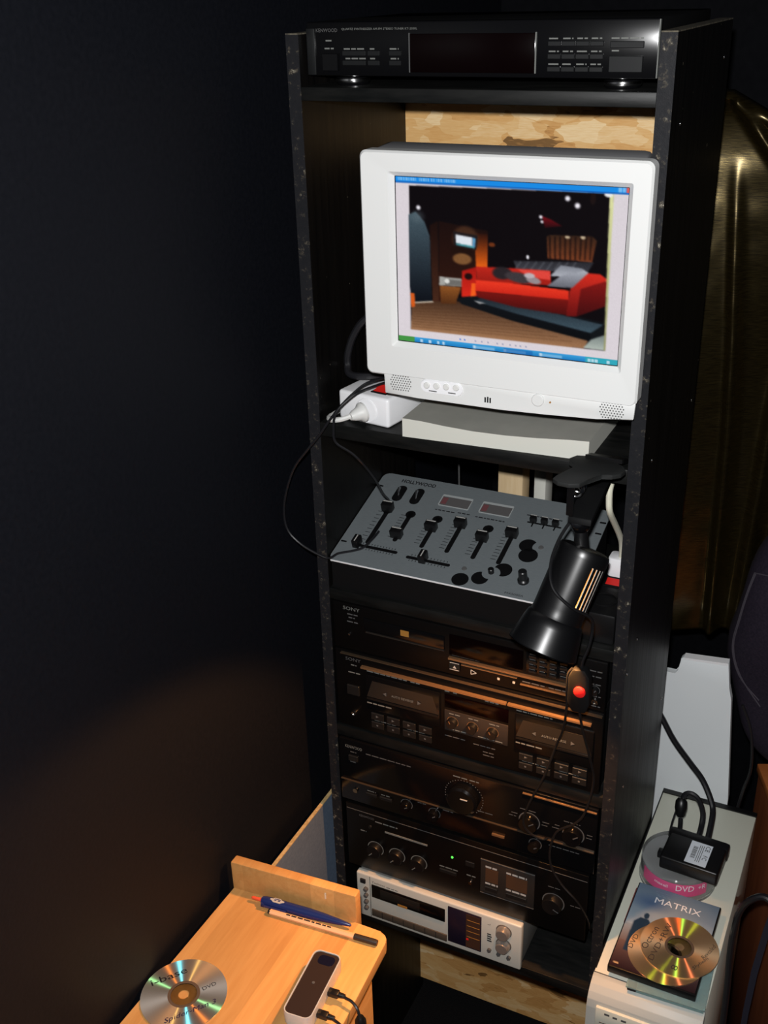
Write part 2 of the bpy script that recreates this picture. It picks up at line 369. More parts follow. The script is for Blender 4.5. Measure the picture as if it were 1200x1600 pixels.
btn(tu, .409, .447, 1.957, 1.974, y, .003, M_button, 'tuning_button'); btn(tu, .409, .447, 1.982, 1.989, y, .002)
part('fascia_highlight', MB().box(.4622, .4634, y - .0008, y + .004, 1.951, 2.011), M_print, tu)  # pale strip painted in for the highlight along the right edge
for x, yy in ((.070, .045), (.418, .045), (.07, .26), (.418, .26)):
    f = part('foot', MB().lathe([(.019, 0), (.021, .003), (.021, .0095), (.017, .012)], (x, yy, 1.938), Z_, 28), M_blkgloss, tu)
    part('foot_ring', MB().lathe([(.0213, .0035), (.0217, .0045), (.0217, .0075), (.0213, .0085)], (x, yy, 1.938), Z_, 28, False, False), M_chrome, f, 'polished metal ring')

# ------------------------------------------------------------------ monitor
mo = thing('computer_monitor', 'off-white desktop monitor showing a picture of a red sofa', 'monitor', (.285, .06, 1.485))
yf = -.012
sx0, sx1, sz0, sz1 = .1485, .4495, 1.622, 1.837
# bezel: frame with a sloped inner lip, built from rings
def ringrect(x0, x1, z0, z1, y, r, n=5):
    pts = []
    for cx, cz, a0 in ((x1 - r, z1 - r, 0), (x0 + r, z1 - r, 90), (x0 + r, z0 + r, 180), (x1 - r, z0 + r, 270)):
        for k in range(n + 1):
            a = math.radians(a0 + 90 * k / n); pts.append((cx + r * math.cos(a), y, cz + r * math.sin(a)))
    return pts
def loft(b, rings, cap0=False, cap1=False):
    R = [[b.bm.verts.new(p) for p in r] for r in rings]; n = len(R[0])
    for a, c in zip(R, R[1:]):
        for i in range(n): b.bm.faces.new((a[i], a[(i + 1) % n], c[(i + 1) % n], c[i]))
    if cap0: b.bm.faces.new(R[0])
    if cap1: b.bm.faces.new(R[-1])
    return b
b = MB()
loft(b, [ringrect(sx0, sx1, sz0, sz1, yf + .012, .001), ringrect(sx0, sx1, sz0, sz1, yf + .009, .001), ringrect(sx0 - .006, sx1 + .006, sz0 - .006, sz1 + .006, yf + .0015, .003),
         ringrect(.106, .476, 1.577, 1.8655, yf, .008), ringrect(.1035, .4785, 1.5745, 1.868, yf + .003, .009), ringrect(.1035, .4785, 1.5745, 1.868, yf + .022, .009)])
be = part('bezel', b, M_white, mo)
b = MB(); loft(b, [ringrect(.106, .476, 1.578, 1.8665, yf + .022, .012), ringrect(.108, .474, 1.582, 1.872, yf + .05, .02), ringrect(.15, .44, 1.61, 1.845, yf + .15, .03), ringrect(.19, .40, 1.64, 1.80, yf + .24, .03)], True, True)
part('rear_housing', b, M_greytop, mo, 'grey rear housing')
b = MB(); b.prism([(.1295, yf + .001, 1.580), (.4775, yf + .001, 1.580), (.476, yf + .001, 1.5575), (.43, yf + .001, 1.553), (.36, yf + .001, 1.5495), (.30, yf + .001, 1.5475), (.24, yf + .001, 1.5475), (.18, yf + .001, 1.5475), (.131, yf + .001, 1.548)], (0, 0, 0), (0, .05, 0), .002)
ch = part('control_panel', b, M_white, mo)
yc = yf + .001
for cx, cz in ((.1555, 1.566), (.448, 1.567)):
    b = MB()
    for i in range(9):
        for j in range(7):
            dx, dz = (i - 4 + (.5 if j % 2 else 0)) * .0037, (j - 3) * .0033
            if abs(dx) < .0165 and (dx / .0172) ** 2 + (dz / .0125) ** 2 < 1.05: b.disc((cx + dx, yc - .0004, cz + dz), .00105, X_, Z_, 6)
    tag(part('speaker_grille', b, M_gprint, ch, 'field of small dark speaker holes', 0), kind='stuff')
b = MB(); loft(b, [ringrect(.186, .246, 1.5585, 1.576, yc - .0015, .0085), ringrect(.185, .247, 1.5575, 1.577, yc + .001, .0092)], True, True)
pl = part('button_plate', b, M_purewhite, ch, 'white rounded plate of four buttons')
for i in range(4):
    part('button', MB().lathe([(.0045, 0), (.0044, .002), (.0036, .0028)], (.195 + i * .0142, yc - .001, 1.5685 + .0006 * i), -Y_, 18), M_greyplug, mo)
legends(ch, yc - .0016, [(.198, .210, 1.5605), (.226, .238, 1.5612)], M_gprint, h=.0014)
for i in range(3): part('logo_bar', MB().box(.2775 + i * .0035, .2795 + i * .0035, yc - .0006, yc, 1.555, 1.562 + (.001 if i == 1 else 0)), M_dprint, ch)
part('power_button', MB().lathe([(.0085, 0), (.0083, .002), (.0073, .003)], (.351, yc + .0005, 1.568), -Y_, 24), M_white, mo)
part('power_led', MB().lathe([(.0014, 0), (.0012, .001)], (.3675, yc, 1.567), -Y_, 10), M_amber, mo)
# neck and base
part('neck', MB().lathe([(.045, 0), (.038, .03), (.038, .08)], (.285, .135, 1.505), Z_, 28), M_greytop, mo)
prof = [(.152, 1.5120), (.180, 1.5110), (.215, 1.5080), (.255, 1.5058), (.300, 1.5058), (.345, 1.5078), (.385, 1.5110), (.413, 1.5120)]
b = MB(); n = len(prof)
fr = [b.bm.verts.new((x, -.004 + .014 * (x - .152) / .261, z)) for x, z in prof]; bk = [b.bm.verts.new((x, .17, 1.5135)) for x, z in prof]
for i in range(n - 1): b.bm.faces.new((fr[i], fr[i + 1], bk[i + 1], bk[i]))
bt = part('base_top', b, M_basetop, mo, 'top of the base, painted darker grey for its shade', 60)
b = MB(); lo = [b.bm.verts.new((x, -.004 + .014 * (x - .152) / .261, 1.485)) for x, z in prof]; hi = [b.bm.verts.new((x, -.004 + .014 * (x - .152) / .261, z)) for x, z in prof]
for i in range(n - 1): b.bm.faces.new((lo[i], lo[i + 1], hi[i + 1], hi[i]))
for i in (0, n - 1):
    x = prof[i][0]; b.bm.faces.new((lo[i], hi[i], b.bm.verts.new((x, .17, 1.5135)), b.bm.verts.new((x, .17, 1.485))))
part('base', b, M_whiteb, mo, 'pale grey base block with a scooped front', 30)

# the lit screen: a flat picture painted on a fine grid
H = np.array([[0.0009425736, -3.902751e-05, -0.0291866677], [-4.8109912e-05, 0.00117511018, -0.0278382373], [7.318005e-05, -8.489236e-05, 1.0]])
def nrm(pts): 
    out = []
    for x, yv in pts: q = H @ np.array([x, yv, 1.0]); out.append((q[0] / q[2], q[1] / q[2]))
    return out
class Paint:
    def __init__(s, w, h, bg):
        s.w, s.h = w, h; s.a = np.zeros((h, w, 3)) + np.array(bg); yy, xx = np.mgrid[0:h, 0:w]; s.x, s.y = (xx + .5) / w, (yy + .5) / h
    def put(s, m, c, c2=None, ax='y'):
        m = m[..., None]
        if c2 is None: col = np.array(c, float)
        else:
            t = s.y if ax == 'y' else s.x; mm = m[..., 0] > .5
            lo, hi = (t[mm].min(), t[mm].max()) if mm.any() else (0, 1); k = np.clip((t - lo) / max(hi - lo, 1e-6), 0, 1)[..., None]; col = np.array(c) * (1 - k) + np.array(c2) * k
        s.a = s.a * (1 - m) + col * m
    def poly(s, pts, c, c2=None, ax='y', a=1):
        acc = np.zeros((s.h, s.w))
        for ox in (-.33, 0, .33):
            for oy in (-.33, 0, .33):
                px, py = s.x + ox / s.w, s.y + oy / s.h; ins = np.zeros((s.h, s.w), bool); n = len(pts)
                for i in range(n):
                    x0, y0 = pts[i]; x1, y1 = pts[(i + 1) % n]
                    if y0 == y1: continue
                    ins ^= ((y0 > py) != (y1 > py)) & (px < (x1 - x0) * (py - y0) / (y1 - y0) + x0)
                acc += ins
        s.put(acc / 9 * a, c, c2, ax)
    def ell(s, cx, cy, rx, ry, c, soft=.25, a=1, rot=0):
        dx, dy = s.x - cx, (s.y - cy) ; ca, sa = math.cos(rot), math.sin(rot); u, v = dx * ca + dy * sa, -dx * sa + dy * ca
        d = np.sqrt((u / rx) ** 2 + (v / ry) ** 2); s.put(np.clip((1 - d) / soft, 0, 1) * a, c)
    def lin(s):
        c = np.clip(s.a / 255, 0, 1); return np.where(c <= .04045, c / 12.92, ((c + .055) / 1.055) ** 2.4)
def sp(P, pts, *a, **k): P.poly(nrm(pts), *a, **k)
def se(P, cx, cy, rx, ry, c, **k):
    (u, v), (u2, _), (_, v2) = nrm([(cx, cy), (cx + rx, cy), (cx, cy + ry)]); P.ell(u, v, u2 - u, v2 - v, c, **k)
P = Paint(240, 180, (222, 214, 220))
sp(P, [(105, 75), (1098, 105), (1068, 850), (128, 765)], (9, 4, 8))
sp(P, [(106, 215), (140, 200), (185, 250), (212, 320), (228, 632), (135, 636), (118, 560)], (70, 88, 98), (10, 14, 22))
se(P, 150, 225, 45, 40, (95, 110, 118), soft=1, a=.6)
sp(P, [(210, 265), (250, 245), (262, 640), (232, 632)], (26, 10, 7), (70, 38, 24))
sp(P, [(255, 245), (495, 290), (497, 462), (430, 560), (262, 640)], (26, 10, 8), (50, 22, 12))
sp(P, [(430, 300), (495, 305), (496, 464), (440, 462)], (44, 16, 8), (235, 100, 20))
se(P, 385, 330, 72, 70, (66, 40, 26)); se(P, 370, 385, 62, 40, (30, 13, 8)); se(P, 372, 425, 52, 30, (125, 84, 48))
sp(P, [(325, 292), (445, 312), (440, 382), (330, 362)], (30, 24, 26)); sp(P, [(338, 308), (420, 322), (420, 366), (340, 348)], (226, 232, 240)); sp(P, [(340, 350), (432, 364), (430, 374), (342, 358)], (70, 150, 160)); sp(P, [(421, 322), (436, 326), (433, 368), (421, 366)], (90, 150, 190))
se(P, 515, 355, 18, 12, (110, 50, 20))
sp(P, [(130, 640), (235, 630), (370, 628), (990, 800), (968, 842), (128, 766)], (66, 42, 28), (160, 116, 82))
for k in range(9): sp(P, [(135, 652 + k * 12), (350 + k * 70, 640 + k * 21), (350 + k * 70, 644 + k * 21), (135, 657 + k * 12)], (70, 42, 24), a=.35)
sp(P, [(140, 634), (232, 628), (236, 634), (140, 640)], (215, 200, 180)); sp(P, [(122, 590), (142, 592), (146, 655), (127, 660)], (215, 92, 28))
sp(P, [(265, 555), (368, 560), (345, 640), (272, 640)], (140, 82, 34), (84, 46, 20)); sp(P, [(262, 510), (372, 520), (376, 558), (262, 552)], (165, 165, 160)); sp(P, [(290, 522), (372, 528), (374, 556), (290, 550)], (110, 108, 104)); se(P, 300, 532, 14, 12, (225, 225, 220))
sp(P, [(348, 615), (450, 595), (1062, 716), (1064, 772), (1000, 808), (620, 716), (372, 640)], (14, 18, 24), (6, 8, 12)); sp(P, [(470, 606), (700, 650), (1060, 728), (1000, 768), (640, 682), (440, 626)], (30, 38, 46), (62, 82, 94))
sp(P, [(1000, 768), (1062, 730), (1062, 772), (1000, 806)], (14, 18, 22)); sp(P, [(430, 622), (490, 634), (460, 638)], (170, 170, 170))
sp(P, [(372, 482), (442, 462), (446, 600), (372, 606)], (165, 22, 16), (220, 40, 26)); se(P, 404, 508, 22, 18, (30, 8, 8)); sp(P, [(420, 540), (440, 540), (440, 600), (416, 604)], (255, 110, 30), a=.8)
sp(P, [(620, 430), (1010, 432), (980, 480), (640, 474)], (40, 40, 46), (62, 62, 70)); se(P, 690, 412, 8, 10, (230, 230, 235))
for k in range(8): sp(P, [(625 + k * 38, 470), (655 + k * 38, 432), (662 + k * 38, 434), (634 + k * 38, 474)], (84, 86, 94), a=.7)
sp(P, [(440, 460), (620, 466), (800, 476), (806, 545), (446, 535)], (196, 38, 26), (150, 26, 18)); sp(P, [(640, 470), (800, 476), (802, 520), (700, 505)], (226, 70, 60))
sp(P, [(440, 524), (600, 536), (892, 568), (892, 614), (440, 578)], (240, 58, 34), (206, 38, 24)); sp(P, [(440, 578), (892, 614), (905, 688), (640, 652), (450, 606)], (120, 18, 14), (74, 10, 10))
sp(P, [(880, 690), (896, 570), (918, 505), (962, 484), (1040, 488), (1074, 512), (1066, 640), (930, 690)], (216, 44, 30), (104, 14, 14)); sp(P, [(930, 690), (948, 560), (1072, 520), (1066, 640)], (132, 20, 18), (66, 8, 10))
se(P, 568, 490, 55, 34, (40, 34, 38)); se(P, 648, 510, 78, 27, (62, 56, 60), rot=.2); se(P, 720, 522, 42, 18, (150, 140, 145), rot=.3); se(P, 700, 500, 30, 14, (190, 180, 185))
sp(P, [(786, 548), (846, 502), (960, 470), (985, 482), (906, 556)], (172, 176, 186), (104, 106, 116)); sp(P, [(800, 500), (850, 448), (950, 462), (968, 470), (850, 502)], (128, 132, 142), (175, 178, 188))
sp(P, [(780, 312), (800, 305), (1000, 310), (1022, 330), (1000, 432), (786, 416)], (56, 34, 22), (120, 60, 32))
for k in range(9): sp(P, [(790 + k * 25, 312), (800 + k * 25, 312), (802 + k * 24, 424), (794 + k * 24, 424)], (22, 10, 8), a=.75)
se(P, 880, 315, 14, 8, (200, 180, 150)); se(P, 955, 316, 14, 8, (200, 180, 150)); se(P, 1000, 130, 16, 34, (26, 14, 14))
sp(P, [(755, 215), (800, 232), (855, 262), (770, 272)], (112, 8, 20), (44, 4, 10))
for cx, cy, r in ((878, 131, 17), (926, 165, 18), (750, 220, 11), (756, 243, 9), (153, 181, 14), (690, 412, 7)): se(P, cx, cy, r, r, (250, 246, 255), soft=.6)
sp(P, [(965, 838), (1000, 800), (1068, 775), (1069, 850)], (118, 128, 126), (176, 186, 178))
sp(P, [(1080, 106), (1100, 106), (1071, 850), (1064, 850)], (226, 228, 168), (150, 150, 100)); se(P, 1075, 112, 24, 12, (240, 240, 240))
pad = np.pad(P.a, ((1, 1), (1, 1), (0, 0)), 'edge'); P.a = .36 * P.a + .16 * (pad[:-2, 1:-1] + pad[2:, 1:-1] + pad[1:-1, :-2] + pad[1:-1, 2:])
P.a = P.a + np.random.default_rng(3).normal(0, 1.6, P.a.shape[:2])[..., None] * np.clip(P.a / 60, .25, 1)
P.poly([(0, 0), (1, 0), (1, .038), (0, .038)], (24, 140, 232)); P.poly([(0, .034), (1, .034), (1, .042), (0, .042)], (12, 100, 190))
for k in range(40):
    x = .015 + k * .0066
    if k not in (13, 14, 22, 26, 31): P.poly([(x, .012), (x + .0045, .012), (x + .0045, .027), (x, .027)], (205, 228, 250), a=.55)
P.poly([(.985, .006), (.999, .006), (.999, .034), (.985, .034)], (226, 92, 86)); P.poly([(.953, .008), (.966, .008), (.966, .032), (.953, .032)], (120, 190, 245)); P.poly([(.969, .008), (.982, .008), (.982, .032), (.969, .032)], (120, 190, 245))
P.poly([(0, .962), (1, .962), (1, 1), (0, 1)], (60, 160, 220), (24, 118, 190)); P.poly([(0, .962), (.082, .962), (.082, 1), (0, 1)], (70, 150, 70)); P.poly([(.86, .962), (1, .962), (1, 1), (.86, 1)], (50, 170, 190))
for x in (.11, .15, .19, .215, .36, .50, .66, .87, .885, .90, .95): P.poly([(x, .972), (x + .012, .972), (x + .012, .990), (x, .990)], (215, 232, 245), a=.8)
for x in (.37, .51, .67): P.poly([(x, .975), (x + .09, .975), (x + .09, .988), (x, .988)], (190, 220, 240), a=.5)
P.poly([(.5, .966), (.63, .966), (.63, .998), (.5, .998)], (20, 90, 170), a=.5)
for k, x in enumerate((.30, .32, .37, .40, .43, .47, .495, .53, .555, .575, .60)): P.ell(x, .944, .0055, .0075, (120, 150, 215) if k < 2 else (176, 176, 196))
def picture(name, P, x0, x1, z0, z1, y, m, parent, label=None):
    h, wd = P.h, P.w; lin = P.lin(); xs = np.linspace(x0, x1, wd); zs = np.linspace(z1, z0, h)
    vs = [(x, y, z) for z in zs for x in xs]; fs = [(r * wd + c, r * wd + wd + c, r * wd + wd + c + 1, r * wd + c + 1) for r in range(h - 1) for c in range(wd - 1)]
    return grid_mesh(name, vs, fs, lin.reshape(-1, 3), m, parent, label)
def grid_mesh(name, vs, fs, cols, m, parent, label):
    me = bpy.data.meshes.new(name); Mi = ROOT[parent.name]; me.from_pydata([Mi @ Vector(v) for v in vs], [], fs)
    ca = me.color_attributes.new('Col', 'FLOAT_COLOR', 'POINT'); buf = np.ones((len(vs), 4)); buf[:, :3] = cols; ca.data.foreach_set('color', buf.ravel())
    me.materials.append(m); o = bpy.data.objects.new(name, me); COL.objects.link(o); o.parent = parent; ROOT[o.name] = Mi
    if label: o['label'] = label
    return o
picture('screen', P, sx0, sx1, sz0, sz1, yf + .0105, M_screen, mo, 'lit screen with a picture of a red sofa on a dark stage')
part('screen_frame', loft(MB(), [ringrect(sx0 + .001, sx1 - .001, sz0 + .001, sz1 - .001, yf + .0102, .0006), ringrect(sx0 - .0002, sx1 + .0002, sz0 - .0002, sz1 + .0002, yf + .0102, .0006)]), M_blk, mo, 'thin black line around the screen')

# the head overhangs the shelf edge so that its wide bezel clears the rack side
for o in mo.children_recursive:
    if o.name.split('.')[0] in ('neck', 'base', 'base_top'): continue
    ox, oy, oz = mo.location
    for v_ in o.data.vertices:
        x, yv, z = v_.co.x + ox, v_.co.y + oy, v_.co.z + oz
        x = .1155 + (x - .1035) * .9733; yv -= .024; z = 1.8705 + (z - 1.868) * .978
        if yv > -.006: x = min(x, .4655)
        if o.name.startswith('control_panel'): yv = min(yv, -.003)
        if o.name.startswith('rear_housing') and yv < 0: x = min(x, .4655)
        v_.co = (x - ox, yv - oy, z - oz)

# ------------------------------------------------------------------ white power strip beside the monitor
def frame(o, yaw=0):
    return Matrix.Translation(o) @ Matrix.Rotation(math.radians(yaw), 4, 'Z')
ps = thing('power_strip', 'white power strip with lit red switch beside the monitor base', 'power strip', None, M=frame((.036, .026, 1.485), -9))
part('housing', MB().box(0, .088, 0, .115, 0, .044, .005, 3), M_purewhite, ps, local=True)
sk = part('socket', MB().lathe([(.0185, 0), (.0185, .0012), (.0165, .0018), (.0165, .0006)], (.050, .0004, .021), -Y_, 32), M_purewhite, ps, local=True)
rs = part('switch_frame', MB().box(.048, .074, .014, .036, .0435, .0455, .0006), M_blk, ps, 'black switch frame', local=True)
b = MB(); b.prism([(.050, .016, .0452), (.050, .025, .0470), (.050, .034, .0505), (.050, .034, .0452)], (0, 0, 0), (.022, 0, 0))
part('rocker_switch', b, M_red, ps, 'lit red rocker switch', local=True)
gp = thing('mains_plug', 'light grey mains plug in the end of the white power strip', 'plug', (.083, -.004, 1.497))
part('plug_body', MB().lathe([(.0145, 0), (.0145, .003), (.010, .008), (.008, .016), (.005, .022)], (.084, .0105, 1.5065), Vector((-.45, -.85, -.1)), 24), M_greyplug, gp)
part('cable', MB().tube([(.077, -.002, 1.5055), (.062, -.014, 1.501), (.046, -.013, 1.497), (.033, .002, 1.494), (.029, .03, 1.4905), (.026, .09, 1.4890), (.03, .2, 1.489)], .0038), M_greyplug, gp)
single('monitor_cable', MB().tube([(.14, .12, 1.64), (.085, .10, 1.632), (.052, .09, 1.617), (.034, .085, 1.592), (.026, .08, 1.565), (.026, .078, 1.548), (.033, .07, 1.5375), (.055, .07, 1.5365), (.085, .09, 1.5365), (.12, .15, 1.5365), (.14, .22, 1.53)], .0055, 10),
       M_rubber, 'thick black cable looping beside the left edge of the monitor', 'cable', (.03, .08, 1.54))
single('audio_cable', MB().tube([(.115, .075, 1.545), (.097, .012, 1.553), (.078, -.002, 1.539), (.060, -.017, 1.518), (.045, -.0225, 1.497), (.030, -.026, 1.475), (.012, -.03, 1.452), (-.014, -.03, 1.416), (-.033, -.03, 1.36), (-.032, -.03, 1.318), (-.012, -.026, 1.293), (.012, -.014, 1.2735),
        (.025, -.0055, 1.2665), (.0315, .010, 1.268), (.048, .020, 1.2705), (.0635, .030, 1.2745), (.0705, .052, 1.281), (.0725, .070, 1.286)], .0019, 7), M_rubber, 'thin black cable hanging out left past the rack and back onto the mixer', 'cable', (-.03, -.03, 1.3))
single('audio_cable', MB().tube([(.115, .08, 1.540), (.088, .012, 1.540), (.072, -.010, 1.53), (.058, -.0225, 1.512), (.054, -.0245, 1.486), (.057, -.024, 1.468), (.078, -.019, 1.454), (.092, -.012, 1.437), (.094, .02, 1.400), (.082, .07, 1.352), (.067, .117, 1.3195)], .0019, 7),
       M_rubber, 'thin black cable running from the white power strip down to the mixer fader', 'cable', (.06, .12, 1.3))

# ------------------------------------------------------------------ DJ mixer, sloping silver plate on a black box
V = Vector((0, .2, .058)).normalized(); Nn = X_.cross(V)
MX = Matrix(((1, 0, Nn.x, .018), (0, V.y, Nn.y, 0), (0, V.z, Nn.z, 1.262), (0, 0, 0, 1)))
mi = thing('dj_mixer', 'silver faced audio mixer with black faders, tilted on the shelf below the monitor', 'mixer', None, M=MX)
def rr(x0, x1, y0, y1, r, z, n=4):
    pts = []
    for cx, cy, a0 in ((x1 - r, y1 - r, 0), (x0 + r, y1 - r, 90), (x0 + r, y0 + r, 180), (x1 - r, y0 + r, 270)):
        for k in range(n + 1):
            a = math.radians(a0 + 90 * k / n); pts.append((cx + r * math.cos(a), cy + r * math.sin(a), z))
    return pts
def slab(x0, x1, y0, y1, r, z0, z1, n=4):
    return MB().prism(rr(x0, x1, y0, y1, r, 0, n), (0, 0, z0), (0, 0, z1))
lp = lambda name, b, m, par=None, lab=None, sm=35: part(name, b, m, par or mi, lab, sm, local=True)
plate = lp('face_plate', slab(.0012, .384, -.001, .214, .012, -.0025, 0), M_silver)
lp('plate_edge', MB().box(.006, .374, -.0018, -.0008, -.0022, .0001), M_purewhite, plate, 'front edge painted white for its lit line')  # white stands for the lit line along the silver plate
# black case below, standing level on the shelf
b = MB(); b.prism([(.022, .006, 1.2105), (.022, .206, 1.2105), (.022, .206, 1.3195), (.022, .006, 1.2612)], (0, 0, 0), (.374, 0, 0))
part('case', b, M_blkmatte, mi, smooth=0)
def slot(u0, v0, u1, v1, wdt, name='fader_slot', parent=None):
    d = Vector((u1 - u0, v1 - v0, 0)); L = d.length; a = math.atan2(d.y, d.x); bb = slab(-wdt / 2, L + wdt / 2, -wdt / 2, wdt / 2, wdt / 2.02, 0, .0004, 5)
    bmesh.ops.transform(bb.bm, matrix=Matrix.Translation((u0, v0, 0)) @ Matrix.Rotation(a, 4, 'Z'), verts=bb.bm.verts[:]); return lp(name, bb, M_blk, parent)
def cap(u, v, horiz=False):
    a, c = (.0052, .0085) if horiz else (.0090, .0062)
    b = MB(); hh = .015; b.prism([(u - a, v - c, 0), (u + a, v - c, 0), (u + a, v + c, 0), (u - a, v + c, 0)], (0, 0, .0006), (0, 0, hh), .0008)
    k = lp('fader_cap', b, M_blk); b = MB()
    if horiz: b.box(u - .0008, u + .0008, v - c * .8, v + c * .8, hh - .0002, hh + .0003)
    else: b.box(u - a * .85, u + a * .85, v + c * .45, v + c * .75, hh - .0002, hh + .0003)
    lp('cap_line', b, M_printw, k, sm=0)
ticks = MB()
for u, cv, lo in ((.0455, .128, .05), (.085, .074, .066), (.131, .103, .064), (.1725, .122, .064), (.2155, .102, .062), (.256, .122, .062)):
    slot(u, lo, u, .128, .0075); slot(u, .127, u, .1272, .0165, 'slot_end'); cap(u, cv)
    for k in range(9):
        v = lo + .004 + k * (.125 - lo - .004) / 8.5
        ticks.face([(u - .0145, v, .0004), (u - .006, v, .0004), (u - .006, v + .0011, .0004), (u - .0145, v + .0011, .0004)])
for u0, u1, v, cu in ((.036, .098, .040, .033), (.120, .186, .036, .146)):
    slot(u0, v, u1, v, .0058); cap(cu, v, True)
    for k in range(12):
        u = u0 + .004 + k * (u1 - u0 - .008) / 11
        for dv in (.0042, -.0075): ticks.face([(u, v + dv, .0004), (u + .0011, v + dv, .0004), (u + .0011, v + dv + .0034, .0004), (u, v + dv + .0034, .0004)])
for x0, x1, v in ((.118, .150, .1475), (.186, .232, .1475), (.156, .176, .149), (.262, .318, .172)):
    x = x0
    while x < x1: wd = random.uniform(.003, .007); ticks.face([(x, v, .0004), (x + wd, v, .0004), (x + wd, v + .0022, .0004), (x, v + .0022, .0004)]); x += wd + .0016
tag(lp('scale_marks', ticks, M_dprint, sm=0), kind='stuff')
for u in (.0465, .0775):
    r = slot(u, .159, u, .181, .0165, 'rocker_recess')
    lp('toggle_lever', MB().cyl((u, .164, .0004), (u + .001, .172, .012), .0016, .0024, 10), M_chrome)
for u0, u1 in ((.118, .1695), (.1865, .2375)):
    fr_ = lp('meter_frame', slab(u0, u1, .1595, .1855, .002, 0, .0012), mat('pale_meter_frame', (.34, .36, .36), .5), None, 'pale frame of a level meter')
    lp('meter_face', MB().box(u0 + .002, u1 - .0012, .1605, .1805, .0009, .0014), mat('meter_glass', (.10, .095, .095), .3), fr_, 'dark meter face', 0)
    lp('meter_red_zone', MB().box(u0 + .003, u0 + .012, .163, .178, .0012, .0016), mat('faded_red', (.15, .055, .06), .5), fr_, None, 0)
def cd(u, v, r, m, z, name): return lp(name, MB().lathe([(r, 0), (r, .0004)], (u, v, z), Z_, 32), m)
cd(.214, .0135, .0128, M_blk, 0, 'rotary_recess')
def crescent(c, r, c2, r2):
    # disc at c minus disc at c2
    pts = [(c[0] + r * math.cos(t), c[1] + r * math.sin(t)) for t in np.linspace(0, 2 * math.pi, 64, endpoint=False)]
    out = []
    for x, yv in pts:
        d = math.hypot(x - c2[0], yv - c2[1])
        if d < r2: x, yv = c2[0] + (x - c2[0]) * r2 / d, c2[1] + (yv - c2[1]) * r2 / d
        if math.hypot(x - c[0], yv - c[1]) > r * 1.001:
            e = math.hypot(x - c[0], yv - c[1]); x, yv = c[0] + (x - c[0]) * r / e, c[1] + (yv - c[1]) * r / e
        out.append((x, yv, 0))
    return lp('rotary_recess', MB().prism(out, (0, 0, 0), (0, 0, .0004)), M_blk)
crescent((.241, .024), .0128, (.252, .037), .012); crescent((.268, .049), .0135, (.2545, .0385), .0125)
crescent((.286, .108), .0135, (.305, .109), .012); cd(.293, .088, .0145, M_blk, .0, 'rotary_recess')
for u, v in ((.212, .036), (.306, .109)): lp('screw', MB().lathe([(.004, 0), (.0034, .0015)], (u, v, 0), Z_, 14), M_gprint)
lp('rotary_spindle', MB().lathe([(.0045, 0), (.0045, .007), (.0036, .008)], (.253, .0395, 0), Z_, 16), M_blk)
lp('rotary_knob', MB().lathe([(.0085, 0), (.0085, .004), (.0066, .006), (.0062, .020), (.0052, .021)], (.304, .035, 0), Z_, 24), M_button)
for u in (.277, .2945, .312):
    t_ = slot(u - .008, .158, u + .008, .158, .003, 'toggle_slot'); slot(u, .150, u, .165, .0022, 'toggle_slot')
    k = lp('toggle_cap', MB().box(u - .0048, u + .0048, .156, .164, .0006, .011, .0006), M_blk); lp('cap_line', MB().box(u - .0046, u + .0048, .1632, .1642, .009, .0113), M_printw, k, None, 0)
for u, v in ((.378, .160), (.378, .185), (.008, .042), (.008, .18)): lp('mounting_slot', slab(u - .005, u + .005, v - .0016, v + .0016, .0015, 0, .0004), M_blk)
lp('lettering', MB().text('HOLLYWOOD', (.038, .1965, .0005), X_, Y_, .0085, .060, bold=.03), M_dprint, sm=0)
lp('lettering', MB().text('MX5000A', (.286, .004, .0005), X_, Y_, .004, .028), M_dprint, sm=0)

# ------------------------------------------------------------------ black power strip at the right of the mixer
p2 = thing('power_strip', 'black power strip with lit red switch between the mixer and the rack side', 'power strip', (.436, .16, 1.210))
part('housing', MB().box(.410, .464, .012, .31, 1.2102, 1.258, .004, 2), M_blk, p2)
part('switch_frame', MB().box(.423, .451, .090, .110, 1.2575, 1.2595, .0005), M_blkmatte, p2)
b = MB(); b.prism([(.426, .092, 1.2592), (.426, .100, 1.2604), (.426, .108, 1.2630), (.426, .108, 1.2592)], (0, 0, 0), (.022, 0, 0))
part('rocker_switch', b, M_red, p2, 'lit red rocker switch')
part('socket', MB().lathe([(.019, 0), (.019, .0015), (.0165, .002), (.0165, .0003)], (.437, .052, 1.258), Z_, 28), M_blkmatte, p2)
wp = thing('power_cable', 'cream power cable rising from a white plug beside the mixer', 'cable', (.437, .135, 1.258))
b = MB(); b.prism(rr(.421, .455, .119, .147, .006, 1.2585), (0, 0, 0), (0, 0, .030), .002); part('plug', b, M_purewhite, wp, 'white plug')
part('cable', MB().tube([(.439, .131, 1.285), (.440, .120, 1.315), (.440, .100, 1.340), (.440, .068, 1.372), (.440, .035, 1.405), (.4385, .0325, 1.424), (.4375, .0385, 1.440), (.438, .06, 1.449), (.44, .12, 1.43), (.445, .2, 1.38), (.45, .34, 1.30)], .0044, 10), M_cream, wp)

